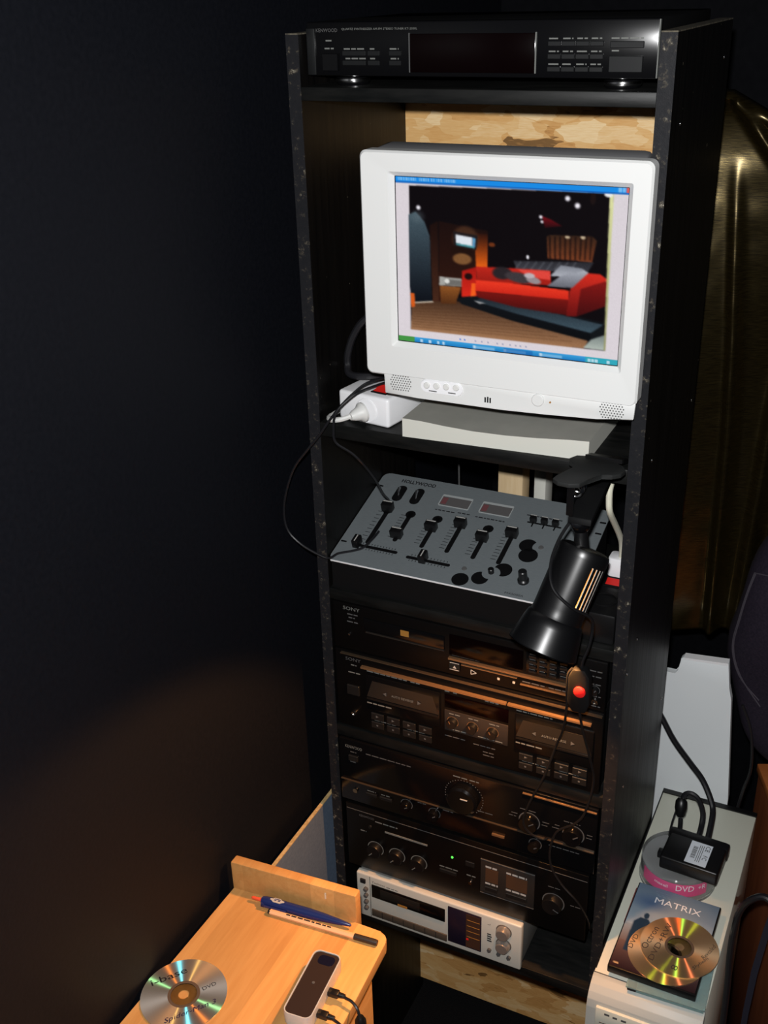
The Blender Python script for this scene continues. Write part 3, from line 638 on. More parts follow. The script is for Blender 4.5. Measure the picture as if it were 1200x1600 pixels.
# ------------------------------------------------------------------ CD player
y = -.003
cdp = thing('cd_player', 'black compact disc player directly under the mixer shelf', 'cd player', (.243, .13, 1.106))
part('body', MB().box(.026, .46, y + .011, .28, 1.1075, 1.188, .001), M_blkmatte, cdp)
part('fascia', MB().box(.024, .462, y, y + .012, 1.107, 1.190, .002), M_fascia, cdp)
word(cdp, 'SONY', .043, y, 1.1795, .0062, .029, M_print)
legends(cdp, y, [(.050, .068, 1.1715), (.052, .063, 1.1655), (.049, .068, 1.158)], M_gprint, h=.002)
part('phones_jack', MB().lathe([(.0022, 0), (.002, .0015)], (.052, y, 1.136), -Y_, 10), M_chrome, cdp)
part('tray', MB().box(.078, .214, y - .002, y + .001, 1.1495, 1.172, .0008), M_blkgloss, cdp)
flines(cdp, y, [(.082, .214, 1.1478)], M_fasciaw, 'tray_edge', .0014, .003)
part('tray_mark', MB().box(.142, .156, y - .0026, y, 1.157, 1.167), M_amber, cdp, 'small amber mark', 0)
part('display_window', MB().box(.222, .338, y - .0015, y + .001, 1.1435, 1.179, .0006), M_window, cdp, 'dark red display window')
flines(cdp, y, [(.222, .412, 1.1385)], mat('lamp_orange_trim', (.34, .20, .10), .35, .7), 'control_ledge', .0032, .006)  # orange lamp highlight on the bevel is put into the trim colour
flines(cdp, y, [(.242, .330, 1.1305), (.335, .412, 1.1215)], mat('lamp_orange_trim', (0, 0, 0)), 'control_line', .0014, .003)
ob = btn(cdp, .222, .240, 1.117, 1.132, y, .0025, M_blkgloss, 'open_button'); flines(cdp, y - .0026, [(.2235, .2385, 1.1305), (.2235, .2385, 1.1185)], M_printw, 'button_line', .0009, .0004)
b = MB(); b.face([(.2285, y - .0031, 1.1215), (.2345, y - .0031, 1.1215), (.2315, y - .0031, 1.1265)]); part('eject_symbol', b, M_printw, cdp, smooth=0)
b = MB()
for s_, e_ in (((.257, 1.1165), (.266, 1.1205)), ((.266, 1.1205), (.257, 1.1245)), ((.257, 1.1245), (.257, 1.1165))):
    a_, c_ = Vector((s_[0], y - .0005, s_[1])), Vector((e_[0], y - .0005, e_[1])); d_ = (c_ - a_).normalized(); q = Vector((-d_.z, 0, d_.x)) * .0006
    b.face([a_ - q, c_ - q, c_ + q, a_ + q])
part('play_symbol', b, M_printw, cdp, smooth=0)
for x in (.299, .323): part('stop_symbol', MB().box(x, x + .0036, y - .0008, y, 1.1185, 1.122), M_printw, cdp, smooth=0)
part('keypad', MB().box(.343, .412, y - .0012, y + .001, 1.143, 1.180, .0005), M_blkgloss, cdp)
for r in range(4):
    for c in range(4):
        btn(cdp, .3475 + c * .0155, .3585 + c * .0155, 1.1465 + r * .0085, 1.1500 + r * .0085, y - .0012, .002, M_button, 'number_button', 0)
legends(cdp, y - .0013, [(.348 + c * .0155, .357 + c * .0155, 1.1512 + r * .0085) for r in range(4) for c in range(4)], M_gprint, h=.0013)
legends(cdp, y, [(.338, .372, 1.1255), (.378, .405, 1.1255), (.226, .27, 1.1425), (.264, .288, 1.1335), (.436, .455, 1.172), (.438, .454, 1.163), (.436, .454, 1.150), (.437, .455, 1.130), (.428, .455, 1.113)], M_gprint, h=.0018)
knob(cdp, .446, y, 1.1415, .0065, .008, M_blk, M_gprint)
part('headphone_jack', MB().lathe([(.0048, 0), (.0048, .002), (.0028, .002), (.0026, .0005)], (.447, y, 1.121), -Y_, 18), M_chrome, cdp, 'silver headphone jack')

# ------------------------------------------------------------------ black double cassette deck
y = -.003
cs = thing('cassette_deck', 'black double cassette deck under the compact disc player', 'cassette deck', (.243, .13, .951))
M_ledge = mat('lamp_orange_trim', (0, 0, 0))
part('body', MB().box(.026, .46, y + .011, .28, .958, 1.1035, .001), M_blkmatte, cs)
part('fascia', MB().box(.024, .462, y, y + .012, .957, 1.104, .002), M_fascia, cs)
for x in (.06, .42):
    for yy in (.05, .25): part('foot', MB().cyl((x, yy, .951), (x, yy, .9585), .013, None, 16), M_blk, cs)
flines(cs, y, [(.036, .460, 1.0995)], mat('dim_lamp_orange_trim', (.10, .07, .045), .35, .6), 'top_ledge', .0016, .005)  # dimmer lamp highlight on the top bevel, painted into its colour
flines(cs, y, [(.072, .315, 1.0815), (.3175, .445, 1.0815)], M_ledge, 'control_ledge', .003, .006)
word(cs, 'SONY', .043, y, 1.086, .0058, .027, M_gprint)
legends(cs, y, [(.052, .062, 1.0775), (.047, .068, 1.063), (.080, .150, 1.0735), (.156, .172, 1.0735), (.214, .222, 1.0735), (.228, .236, 1.0735), (.280, .302, 1.0735), (.330, .350, 1.0715), (.352, .386, 1.0715)], M_print, h=.002)
for x0, x1, lit in ((.079, .207, 0), (.330, .450, 1)):
    d_ = part('cassette_door', MB().box(x0, x1, y - .004, y + .001, 1.004, 1.069, .0015), M_blkgloss, cs)
    part('door_window', MB().prism([(x0 + .012, y - .0045, 1.060), (x1 - .012, y - .0045, 1.060), (x1 - .002, y - .0045, 1.029), (x0 + .002, y - .0045, 1.029)], (0, 0, 0), (0, .001, 0)), mat('smoked_window', (.015, .0135, .012), .25), d_, 'smoked cassette window', 0)
    xm = (x0 + x1) / 2
    word(d_, 'AUTO REVERSE', xm - .018, y - .0052, 1.040, .0042, .038, M_print)
    for sgn in (-1, 1):
        b = MB(); c_ = xm + sgn * .029; b.face([(c_ + sgn * .004, y - .0056, 1.042), (c_ - sgn * .002, y - .0056, 1.0455), (c_ - sgn * .002, y - .0056, 1.0385)]); part('arrow', b, M_gprint, d_, smooth=0)
    flines(d_, y - .0045, [(x0 + .002, x1 - .002, 1.0255)], M_blk, 'door_groove', .003, .001)
    legends(d_, y - .0042, [(x0 + .002, x0 + .045, 1.016)], M_print, h=.0024)
    for i, bx in enumerate((x0 + .018, x0 + .046, x0 + .074, x0 + .102)):
        btn(cs, bx - .011, bx + .011, .984, .997, y, .003, M_button); btn(cs, bx - .011, bx + .011, .968, .980, y, .003, M_button)
        b = MB(); b.face([(bx - .002, y - .0035, .9895), (bx + .003, y - .0035, .992), (bx - .002, y - .0035, .9945)]); b.face([(bx - .0015, y - .0035, .973), (bx + .0015, y - .0035, .973), (bx + .0015, y - .0035, .976), (bx - .0015, y - .0035, .976)]); part('symbol', b, M_gprint, cs, smooth=0)
    legends(cs, y, [(x0 + .012, x0 + .05, .9815), (x0 + .07, x0 + .1, .9815)], M_print, h=.0015)
part('level_window', MB().box(.214, .318, y - .0012, y + .001, 1.045, 1.069, .0005), M_window, cs, 'dark level display')
part('knob_panel', MB().box(.214, .318, y - .0015, y + .001, 1.002, 1.040, .0006), mat('dark_satin_panel', (.022, .018, .016), .4), cs)
for kx in (.228, .261, .294): knob(cs, kx, y - .0015, 1.021, .0085, .010, M_blk, mat('lamp_orange_trim', (0, 0, 0)), -.4)
legends(cs, y - .0016, [(.222, .24, 1.0345), (.254, .27, 1.0345), (.288, .304, 1.0345), (.222, .25, 1.0055), (.27, .31, 1.0055)], M_print, h=.0018)
legends(cs, y, [(.214, .250, .990), (.262, .300, .988), (.278, .296, .978), (.278, .296, .972)], M_gprint, h=.0016)
btn(cs, .044, .066, 1.022, 1.040, y, .003, M_button, 'power_button'); part('headphone_jack', MB().lathe([(.0045, 0), (.0045, .002), (.0026, .002), (.0026, .0004)], (.053, y, .984), -Y_, 18), M_chrome, cs, 'silver headphone jack')

# ------------------------------------------------------------------ black amplifier with the large volume knob
y = -.003
am = thing('amplifier', 'black stereo amplifier with large round volume knob at its centre', 'amplifier', (.243, .13, .798))
part('body', MB().box(.026, .46, y + .011, .29, .800, .925, .001), M_blkmatte, am)
part('fascia', MB().box(.022, .464, y, y + .012, .799, .927, .002), M_blkgloss, am)
for x in (.06, .42):
    for yy in (.05, .25): part('foot', MB().cyl((x, yy, .7915), (x, yy, .8005), .015, None, 16), M_blk, am)
word(am, 'KENWOOD', .034, y, .9105, .0058, .031, M_print)
legends(am, y, [(.072, .155, .9065), (.043, .054, .9025), (.042, .054, .882)], M_gprint, h=.0019)
btn(am, .040, .057, .886, .897, y, .003, M_button, 'power_button')
flines(am, y, [(.024, .462, .8435)], mat('dim_lamp_orange_trim', (0, 0, 0)), 'panel_line', .0012, .003); flines(am, y, [(.345, .462, .9215)], M_ledge, 'panel_line', .0014, .003)
k = part('volume_knob', MB().lathe([(.026, 0), (.026, .013), (.0225, .016)], (.247, y + .0005, .878), -Y_, 40), M_blkgloss, am)
part('knob_pointer', MB().box(.2465, .2585, y - .0165, y - .0155, .885, .8865), M_printw, k); 
b = MB()
for i in range(31):
    a = -2.4 + 4.8 * i / 30; b.disc((.247 + .0325 * math.sin(a), y - .0005, .878 + .0325 * math.cos(a)), .0008, X_, Z_, 6)
tag(part('scale_dots', b, M_print, am, 'ring of pale dots round the volume knob', 0), kind='stuff')
legends(am, y, [(.228, .252, .914), (.256, .272, .914)], M_print, h=.002)
for kx, kz, r in ((.145, .827, .0095), (.195, .826, .0095), (.357, .868, .0155), (.428, .868, .0155), (.368, .826, .0095)): knob(am, kx, y, kz, r, .013, M_blkgloss, M_gprint, .9)
for kx in (.357, .428):
    legends(am, y, [(kx - .030, kx - .020, .876), (kx - .034, kx - .022, .870), (kx - .016, kx + .010, .8885), (kx + .021, kx + .032, .874), (kx + .020, kx + .03, .868)], M_gprint, h=.0014)
part('phones_jack', MB().lathe([(.0042, 0), (.0042, .002), (.0026, .002)], (.049, y, .823), -Y_, 16), M_chrome, am, 'silver headphone jack')
for x0, x1 in ((.070, .090), (.096, .118)): btn(am, x0, x1, .822, .828, y, .003, M_button); legends(am, y, [(x0 + .002, x1 - .002, .8305)], M_print, h=.0016)
part('selector_bar', MB().box(.296, .317, y - .003, y, .819, .8225), M_ledge, am, 'button bar with its lit look put into the colour', 0)  # lit look of the button painted in orange
legends(am, y, [(.165, .18, .838), (.21, .228, .838), (.27, .296, .858), (.39, .44, .832)], M_gprint, h=.0016)

# ------------------------------------------------------------------ second black amplifier, three small dials
y = -.002
a2 = thing('amplifier', 'black amplifier with three small dials and a green light above the silver deck', 'amplifier', (.243, .13, .652))
part('body', MB().box(.030, .455, y + .011, .29, .6535, .790, .001), M_blkmatte, a2)
part('fascia', MB().box(.028, .457, y, y + .012, .6525, .791, .002), M_fascia, a2)
word(a2, 'KENWOOD', .054, y, .7685, .0046, .028, M_gprint)
legends(a2, y, [(.084, .126, .7655), (.203, .236, .7145), (.252, .268, .7135), (.055, .066, .737)], M_print, h=.0024)
flines(a2, y, [(.102, .181, .7505)], M_print, 'trim_line', .003, .0012); flines(a2, y, [(.03, .455, .7795)], M_gprint, 'seam_line', .0008, .0006)
for kx in (.083, .124, .165): knob(a2, kx, y, .7065, .0135, .012, M_blk, M_print, -2.4)
part('power_led', MB().lathe([(.0022, 0), (.0018, .0012)], (.226, y, .742), -Y_, 10), M_green, a2, 'small green light')
btn(a2, .204, .234, .7045, .7115, y, .003); btn(a2, .250, .266, .735, .745, y, .002, M_button)
part('push_button', MB().lathe([(.0035, 0), (.003, .003)], (.259, y, .700), -Y_, 14), M_chrome, a2, 'small silver button')
part('push_button', MB().lathe([(.0035, 0), (.003, .003)], (.074, y, .752), -Y_, 14), M_button, a2)
dw = part('display_panel', MB().box(.277, .370, y - .0018, y + .001, .688, .761, .0008), mat('dark_satin_panel', (0, 0, 0)), a2, 'framed panel of two smoked windows')
for f_ in ((.277, .370, .7605), (.277, .370, .6885)): flines(dw, y - .0018, [f_], M_gprint, 'panel_edge', .0009, .0005)
for x0, x1 in ((.286, .308), (.322, .358)):
    part('window', MB().box(x0, x1, y - .0024, y - .001, .716, .744), mat('brown_smoked_window', (.07, .035, .02), .25), dw, 'brown smoked window', 0)
    legends(dw, y - .002, [(x0, x1 - .001, .746), (x0, x1, .7105)], M_printw, h=.0038); btn(dw, x0, x1, .698, .7065, y - .0018, .003, M_button)
knob(a2, .402, y, .716, .0165, .014, M_blk, M_gprint, 2.0); legends(a2, y, [(.392, .412, .746), (.43, .448, .72)], M_gprint, h=.0016)

# ------------------------------------------------------------------ small silver cassette deck
y = -.012
sd = thing('cassette_deck', 'small silver cassette deck on the lowest shelf', 'cassette deck', (.2, .09, .545))
part('body', MB().box(.050, .351, y + .010, .19, .551, .647, .001), mat('grey_metal_case', (.20, .20, .19), .45, .2), sd)
part('fascia', MB().box(.047, .354, y, y + .013, .549, .6485, .003, 3), M_champ, sd)
for x in (.075, .325):
    for yy in (.03, .16): part('foot', MB().cyl((x, yy, .545), (x, yy, .552), .010, None, 14), M_blk, sd)
part('fascia_seam', MB().box(.0735, .0743, y - .0003, y + .001, .552, .646), M_dprint, sd)
btn(sd, .0555, .0655, .628, .637, y, .003, M_dprint, 'power_button')
for kz in (.616, .602, .587, .573): part('input_knob', MB().lathe([(.0042, 0), (.0040, .005), (.003, .006)], (.066, y, kz), -Y_, 14), M_gprint, sd)
word(sd, 'Technics', .078, y, .6338, .0048, .025, M_dprint)
legends(sd, y, [(.106, .128, .634)], M_gprint, h=.0016)
cw = part('cassette_window', MB().box(.077, .217, y - .0015, y + .001, .6015, .6305, .0008), M_blkgloss, sd, 'long dark cassette window')
part('cassette_shell', MB().box(.094, .170, y - .0022, y - .001, .607, .626, .0006), mat('smoked_window', (0, 0, 0)), cw, 'grey cassette behind the window')
part('cassette_mark', MB().box(.128, .146, y - .0025, y - .001, .6025, .607), M_amber, cw, None, 0)
part('key_strip', MB().box(.076, .2205, y - .002, y + .001, .5575, .573, .0008), mat('brown_key_strip', (.065, .052, .040), .4), sd, 'brown strip of piano keys')
for i in range(1, 7): part('key_gap', MB().box(.076 + i * .0206, .0768 + i * .0206, y - .0023, y, .558, .5725), M_dprint, sd)
mp_ = part('meter_panel', MB().box(.2225, .2835, y - .0015, y + .001, .561, .641, .0006), mat('purple_black_panel', (.014, .010, .022), .25), sd, 'dark meter panel')
part('meter_scale', MB().box(.256, .282, y - .0021, y - .001, .564, .638), mat('brown_scale', (.055, .026, .017), .3), mp_, 'brown meter scale', 0)
flines(mp_, y - .002, [(.258, .281, .588), (.258, .281, .601), (.258, .281, .613), (.258, .281, .626)], M_amber, 'scale_line', .0008, .0005)
part('recording_mark', MB().box(.257, .261, y - .0026, y - .001, .580, .5835), M_redbtn, mp_, None, 0)
for kz in (.6265, .5960):
    k = part('level_knob', MB().lathe([(.0125, 0), (.0125, .006), (.0105, .012), (.0098, .0125)], (.3235, y, kz), -Y_, 30), mat('bronze_silver', (.36, .32, .29), .3, .6), sd)
    part('knob_rim', MB().lathe([(.0138, 0), (.0138, .0012), (.0125, .0014)], (.3235, y, kz), -Y_, 30), mat('dull_silver', (.22, .2, .18), .35, .6), k)
b = MB(); b.text('L', (.2995, y - .0006, .630), Z_, -X_, .005); part('lettering', b, M_dprint, sd, smooth=0)
legends(sd, y, [(.294, .301, .607), (.294, .302, .602), (.294, .301, .597), (.294, .302, .592)], M_dprint, h=.0028)
for kx, kz in ((.2985, .573), (.3155, .572), (.3335, .571)):
    k = part('selector', MB().lathe([(.0036, 0), (.0036, .004)], (kx, y, kz), -Y_, 14), M_gprint, sd); part('selector_mark', MB().box(kx - .003, kx - .002, y - .0005, y + .001, kz - .009, kz - .004), M_dprint, k)

# ------------------------------------------------------------------ clip lamp
SY = -.095
M_cord = mat('dull_black_cord', (.006, .006, .007), .5, 0, .25)
la = thing('clip_lamp', 'black spot lamp clipped to the monitor shelf and shining down', 'lamp', (.43, -.02, 1.485))
LB = Vector((.434, -.055, 1.391)); AX = Vector((-.228, -.45, -.865)).normalized()
prof = [(.0, -.003), (.026, -.002), (.0325, .0), (.034, .004)] + [(.034, .004 + .0065 * i) for i in range(1, 14)] + [(.0345, .092), (.0345, .096), (.0375, .099), (.0400, .108), (.0432, .124), (.0465, .140)]
n_ = 96
uu = AX.orthogonal().normalized(); vv = AX.cross(uu)
tocam = (CAM - LB).normalized(); right = AX.cross(tocam); 
side = (tocam * .72 + (RX - AX * RX.dot(AX)).normalized() * .70).normalized()   # vents on the side that faces right
a_c = math.atan2(side.dot(vv), side.dot(uu)) % (2 * math.pi); ic = int(round(a_c / (2 * math.pi) * n_))
def vent(k, i):
    d = (i - ic + n_ // 2) % n_ - n_ // 2
    return 5 <= k <= 13 and d in (-5, -2, 1, 4)
def shell(off): return [(max(r - off, 0), h) for r, h in prof]
b = MB(); b.lathe([(max(r, 1e-4), h) for r, h in prof], LB, AX, n_, False, False, vent); bmesh.ops.remove_doubles(b.bm, verts=b.bm.verts[:], dist=1e-5)
sh = part('lamp_shade', b, mat('black_enamel', (.0035, .0035, .004), .33, 0, .6), la, 'glossy black shade with vent slots', 40)
b = MB(); b.lathe([(max(r - .0012, 1e-4), h + .0004) for r, h in prof], LB, AX, n_, False, False, vent)
part('reflector', b, M_inner, sh, 'white inside of the shade', 40)
part('shade_rim', MB().lathe([(.0453, .1398), (.0466, .1398), (.0466, .1412), (.0453, .1412), (.0453, .1398)], LB, AX, n_, False, False), M_blkgloss, sh)
bc = LB + AX * .088
part('bulb', MB().lathe([(.012, -.05), (.014, -.03), (.019, -.012), (.021, .0), (.018, .012), (.010, .019), (.001, .021)], bc, AX, 24), M_bulb, la, 'glowing warm bulb')
pt = bpy.data.lights.new('lamp_light', 'SPOT'); pt.energy = 20; pt.color = (1, .43, .13); pt.shadow_soft_size = .016; pt.spot_size = math.radians(126); pt.spot_blend = .25
pto = bpy.data.objects.new('lamp_light', pt); COL.objects.link(pto); pto.parent = la
pto.matrix_world = Matrix.Translation(Vector(LB + AX * .112) - Vector((.43, -.02, 1.485))) @ (-AX).to_track_quat('Z', 'Y').to_matrix().to_4x4()
# clamp: T-shaped upper lever, lower lever, jaws, spring, swivel
def outline(pts, n=6): return pts
lev = [(.4265, -.014, 0), (.406, -.020, 0), (.4005, -.034, 0), (.4035, -.046, 0), (.414, -.052, 0), (.4155, -.066, 0), (.4045, -.098, 0), (.4035, -.112, 0), (.412, -.120, 0), (.427, -.1215, 0), (.4385, -.116, 0), (.443, -.100, 0), (.4535, -.074, 0), (.466, -.072, 0), (.4745, -.062, 0), (.4765, -.048, 0), (.470, -.034, 0), (.452, -.020, 0)]
b = MB(); b.prism([(x, yv, 1.5035 - .06 * (yv + .06)) for x, yv, _ in lev], (0, 0, -.003), (0, 0, .003), .0012)
part('clamp_lever', b, mat('charcoal_clip_plastic', (.017, .018, .018), .6, 0, .25), la, 'flat T-shaped black clip lever')
b = MB(); b.prism([(.410, -.018, 1.500), (.410, .020, 1.4862), (.410, .026, 1.4862), (.410, .010, 1.497), (.410, -.018, 1.506)], (.0065, 0, 0), (.054, 0, 0)); part('clamp_jaw', b, M_blk, la)
b = MB(); b.prism([(.414, .022, 1.4635), (.414, -.012, 1.4600), (.414, -.072, 1.4420), (.414, -.075, 1.4340), (.414, -.012, 1.4500), (.414, .022, 1.4585)], (0, 0, 0), (.030, 0, 0), .001); part('clamp_lever', b, M_blkmatte, la)
part('clamp_cheek', MB().prism([(.4115, -.022, 1.500), (.4115, -.062, 1.499), (.4115, -.066, 1.446), (.4115, -.028, 1.456)], (0, 0, 0), (.003, 0, 0)), M_blk, la)
sp_ = [(.4185 + .0085 * math.cos(t) + 0, -.066 + .0 + .0011 * t, 1.474 + .0085 * math.sin(t)) for t in np.linspace(0, 6.5 * math.pi, 40)]
part('spring', MB().tube(sp_, .0016, 6, 2), M_chrome, la, 'chrome clip spring'); part('spring_arm', MB().box(.4135, .4225, -.082, -.080, 1.448, 1.497), M_chrome, la)
jt = Vector((.426, -.056, 1.426)); part('swivel_ball', MB().sphere(jt, .013, 18), M_blkgloss, la)
part('swivel_yoke', MB().cyl(jt, LB + AX * .012, .008, .011, 16), M_blk, la)
part('swivel_nut', MB().lathe([(.007, 0), (.007, .004), (.004, .005)], jt + Vector((-.002, -.012, .006)), Vector((.2, -1, .2)), 6), M_chrome, la)
part('cord', MB().tube([jt + Vector((-.012, -.004, .004)), (.404, -.074, 1.408), (.402, -.098, 1.385), (.412, -.118, 1.362), (.436, -.118, 1.340), (.456, -.098, 1.318), (.459, -.090, 1.298), (.456, -.092, 1.27), (.450, SY, 1.248), (.449, SY, 1.234)], .0022, 7), M_cord, la, 'thin black lamp cord')
sw = part('cord_switch', MB().prism([(.4335, SY, 1.224), (.4395, SY, 1.236), (.4555, SY, 1.238), (.4625, SY, 1.227), (.4645, SY, 1.186), (.459, SY, 1.170), (.441, SY, 1.169), (.4335, SY, 1.182)], (0, -.008, 0), (0, .008, 0), .003), M_blkmatte, la, 'black in-line switch body')
part('switch_button', MB().lathe([(.0082, 0), (.0079, .003), (.005, .0048), (.0005, .0052)], (.4505, SY - .0075, 1.2045), -Y_, 22), M_redbtn, sw, 'round red button')
part('cord', MB().tube([(.437, SY, 1.233), (.4315, SY, 1.222), (.430, -.092, 1.195), (.427, -.078, 1.155), (.416, -.050, 1.095), (.401, -.03, 1.047), (.385, -.03, .985), (.363, -.03, .924), (.356, -.03, .887), (.367, -.026, .866), (.385, -.022, .858), (.393, -.02, .862)], .0019, 7), M_cord, la, 'thin black lamp cord')
part('cord', MB().tube([(.449, SY, 1.172), (.450, -.075, 1.125), (.4555, -.045, 1.055), (.460, -.03, 1.002), (.451, -.03, .943), (.436, -.03, .914), (.409, -.03, .888), (.400, -.03, .845), (.405, -.03, .813), (.422, -.03, .786), (.448, -.03, .761), (.461, -.012, .715), (.4625, .02, .66), (.46, .12, .60), (.44, .25, .5475)], .0019, 7), M_cord, la, 'thin black lamp cord')

# ------------------------------------------------------------------ small wooden stand at the lower left
dk = thing('wooden_stand', 'small pale beech stand with a raised back ledge in front of the rack', 'stand', (.1, -.5, 0))
tp = []
for cx, cy, r, a0 in ((.212, -.257, .016, 0), (-.030, -.243, .002, 90), (-.044, -.78, .002, 180), (.242, -.78, .016, 270)):
    for k in range(6): a = math.radians(a0 + 18 * k); tp.append((cx + r * math.cos(a) + .0, cy + r * math.sin(a), .778))
part('top_board', MB().prism(tp, (0, 0, 0), (0, 0, .022), .0025), M_desk, dk)
part('back_ledge', MB().prism([(-.034, -.2575, .772), (.173, -.2410, .772), (.173, -.2250, .772), (-.034, -.2400, .772)], (0, 0, 0), (0, 0, .080), .0025), M_desk, dk)
for x in (-.018, .188):
    part('side_panel', MB().box(x, x + .018, -.74, -.262, .0, .778, .002), M_desk, dk)
part('lower_shelf', MB().box(0, .188, -.73, -.28, .25, .268, .002), M_desk, dk)
part('pale_scratch', MB().box(.1235, .1255, -.2462, -.2446, .832, .843), mat('pale_scratch', (.8, .68, .5), .6), dk)
# pens on the stand
def along(p, q):
    p, q = Vector(p), Vector(q); x = (q - p).normalized(); z = Vector((0, 0, 1)); yv = z.cross(x).normalized(); z = x.cross(yv)
    return Matrix(((x.x, yv.x, z.x, p.x), (x.y, yv.y, z.y, p.y), (x.z, yv.z, z.z, p.z), (0, 0, 0, 1))), (q - p).length
M1, L1 = along((.012, -.2685, .8078), (.178, -.2545, .8078))
p1 = thing('ballpoint_pen', 'fat navy blue ballpoint pen with orange end lying against the ledge', 'pen', None, M=M1)
part('barrel', MB().lathe([(.0025, .012), (.0062, .014), (.0076, .02), (.0078, .05), (.0078, .09), (.0066, .115), (.0045, .14), (.0022, .158), (.0012, .160)], (0, 0, 0), X_, 20), M_penblue, p1, local=True)
part('push_button', MB().lathe([(.0015, -.004), (.0026, -.002), (.0026, .014)], (0, 0, 0), X_, 12), M_penorange, p1, 'orange push button', local=True)
part('clip', MB().box(.016, .058, -.0105, -.0088, -.002, .002, .0006), M_penblue, p1, local=True); part('clip_joint', MB().box(.016, .021, -.0105, -.004, -.002, .002), M_penblue, p1, local=True)
part('emblem', MB().prism([(.031, -.0022, .0079), (.034, -.0044, .0079), (.045, -.0044, .0079), (.048, -.0022, .0079), (.051, -.001, .0079), (.051, .0012, .0079), (.047, .0018, .0079), (.044, .0040, .0079), (.035, .0040, .0079), (.032, .0018, .0079), (.028, .0012, .0079), (.028, -.001, .0079)], (0, 0, -.0006), (0, 0, .0002)), M_printw, p1, 'pale printed emblem', 0, local=True)
for u0, u1, v0, v1 in ((.035, .0445, .0012, .0026), (.0345, .0385, -.0014, .0003), (.0405, .0445, -.0014, .0003)): part('emblem_opening', MB().box(u0, u1, v0, v1, .0079, .0083), M_penblue, p1, local=True)
M2, L2 = along((.044, -.2800, .8049), (.222, -.2660, .8049))
p2_ = thing('fineliner_pen', 'slim salmon fineliner pen with black cap in front of the blue pen', 'pen', None, M=M2)
part('barrel', MB().lathe([(.0043, .003), (.0043, .146)], (0, 0, 0), X_, 6), M_penbody, p2_, None, 20, local=True)
part('end_plug', MB().lathe([(.0034, 0), (.0040, .0035)], (0, 0, 0), X_, 12), M_dprint, p2_, 'black end plug', local=True)
part('cap', MB().lathe([(.0046, .140), (.0047, .143), (.0047, .172), (.0042, .176)], (0, 0, 0), X_, 14), mat('black_brown_cap', (.022, .016, .012), .5), p2_, 'black cap', local=True)
b = MB(); x = .03
while x < .105: wd = random.uniform(.004, .012); b.face([(x, -.0012, .0044), (x + wd, -.0012, .0044), (x + wd, .0012, .0044), (x, .0012, .0044)]); x += wd + .002
part('printed_legend', b, M_dprint, p2_, smooth=0, local=True)
# USB device
Md = frame((.1775, -.380, .800), 5)
ud = thing('usb_device', 'silver rimmed gadget with dark glossy top on the wooden stand', 'gadget', None, M=Md)
hx, hy = .0215, .0570
b = MB(); rings = []
for ins, z in ((.003, 0), (.0006, .002), (0, .018), (.0008, .0235), (.0022, .0235), (.0026, .0212)):
    rings.append(rr(-hx + ins, hx - ins, -hy + ins, hy - ins, .011 - ins, z, 5))
loft(b, rings, True, True); part('case', b, M_silvpl, ud, local=True)
part('top_panel', MB().prism(rr(-hx + .0024, hx - .0024, -hy + .0024, hy - .0024, .0086, 0, 5), (0, 0, .021), (0, 0, .0222)), mat('dark_glossy_panel', (.034, .022, .018), .22), ud, 'dark glossy top', local=True)
part('camera_eye', MB().prism(rr(-.010, .014, .034, .050, .006, 0, 5), (0, 0, .0222), (0, 0, .0226)), mat('blue_black_glass', (.008, .008, .02), .1), ud, local=True)
part('logo_spot', MB().lathe([(.0022, .0222), (.002, .0226)], (0, .002, 0), Z_, 12), M_gprint, ud, local=True)
for j, (yy, pts) in enumerate(((.004, [(.036, .004, .0105), (.046, .002, .011), (.060, -.002, .011), (.0705, -.008, .002), (.076, -.015, -.03), (.077, -.02, -.09), (.075, -.03, -.2), (.074, -.05, -.42), (.07, -.1, -.60)]), (-.033, [(.036, -.033, .0105), (.048, -.035, .009), (.060, -.040, .0075), (.0715, -.047, -.002), (.079, -.056, -.04), (.080, -.06, -.12), (.077, -.08, -.3), (.07, -.12, -.60)]))):
    pg = part('cable_plug', MB().box(.0205, .037, yy - .0052, yy + .0052, .0065, .0150, .0018), M_blk, ud, 'black cable plug', local=True)
    part('strain_relief', MB().lathe([(.0042, .0360), (.0036, .042), (.0030, .046)], (0, yy, .0105), X_, 12), M_blk, pg, local=True)
    part('cable', MB().tube(pts, .0021, 7), M_rubber, ud, local=True)
part('inline_plug', MB().lathe([(.0045, 0), (.0078, .006), (.0078, .030), (.0052, .038)], (.0728, -.009, -.002), Vector((.10, -.16, -1)), 16), M_blk, ud, 'fat black in-line plug', local=True)

# discs
def make_disc(name, label, M, m, hubm, group=None):
    t = thing(name, label, 'disc', None, group, M)
    def ring(r0, r1, z0, z1, n=72):
        b = MB(); A = [[b.bm.verts.new((r * math.cos(2 * math.pi * i / n), r * math.sin(2 * math.pi * i / n), z)) for i in range(n)] for r, z in ((r0, z0), (r1, z0), (r1, z1), (r0, z1))]
        for k in range(4):
            for i in range(n): b.bm.faces.new((A[k][i], A[(k + 1) % 4][i], A[(k + 1) % 4][(i + 1) % n], A[k][(i + 1) % n]))
        return b
    part('data_area', ring(.0225, .0598, 0, .0012), m, t, None, 30, local=True)
    part('hub_ring', ring(.0182, .0225, 0, .0012), mat('dull_hub_ring', (.16, .11, .075), .4, .4), t, 'dull ring round the hub', 30, local=True)
    part('hub', ring(.0076, .0182, 0, .0012), hubm, t, 'clear hub', 30, local=True)
    return t
M_hub = mat('clear_hub_plastic', (.9, .86, .76), .15, 0, .5, Transmission_Weight=1.0, IOR=1.06)
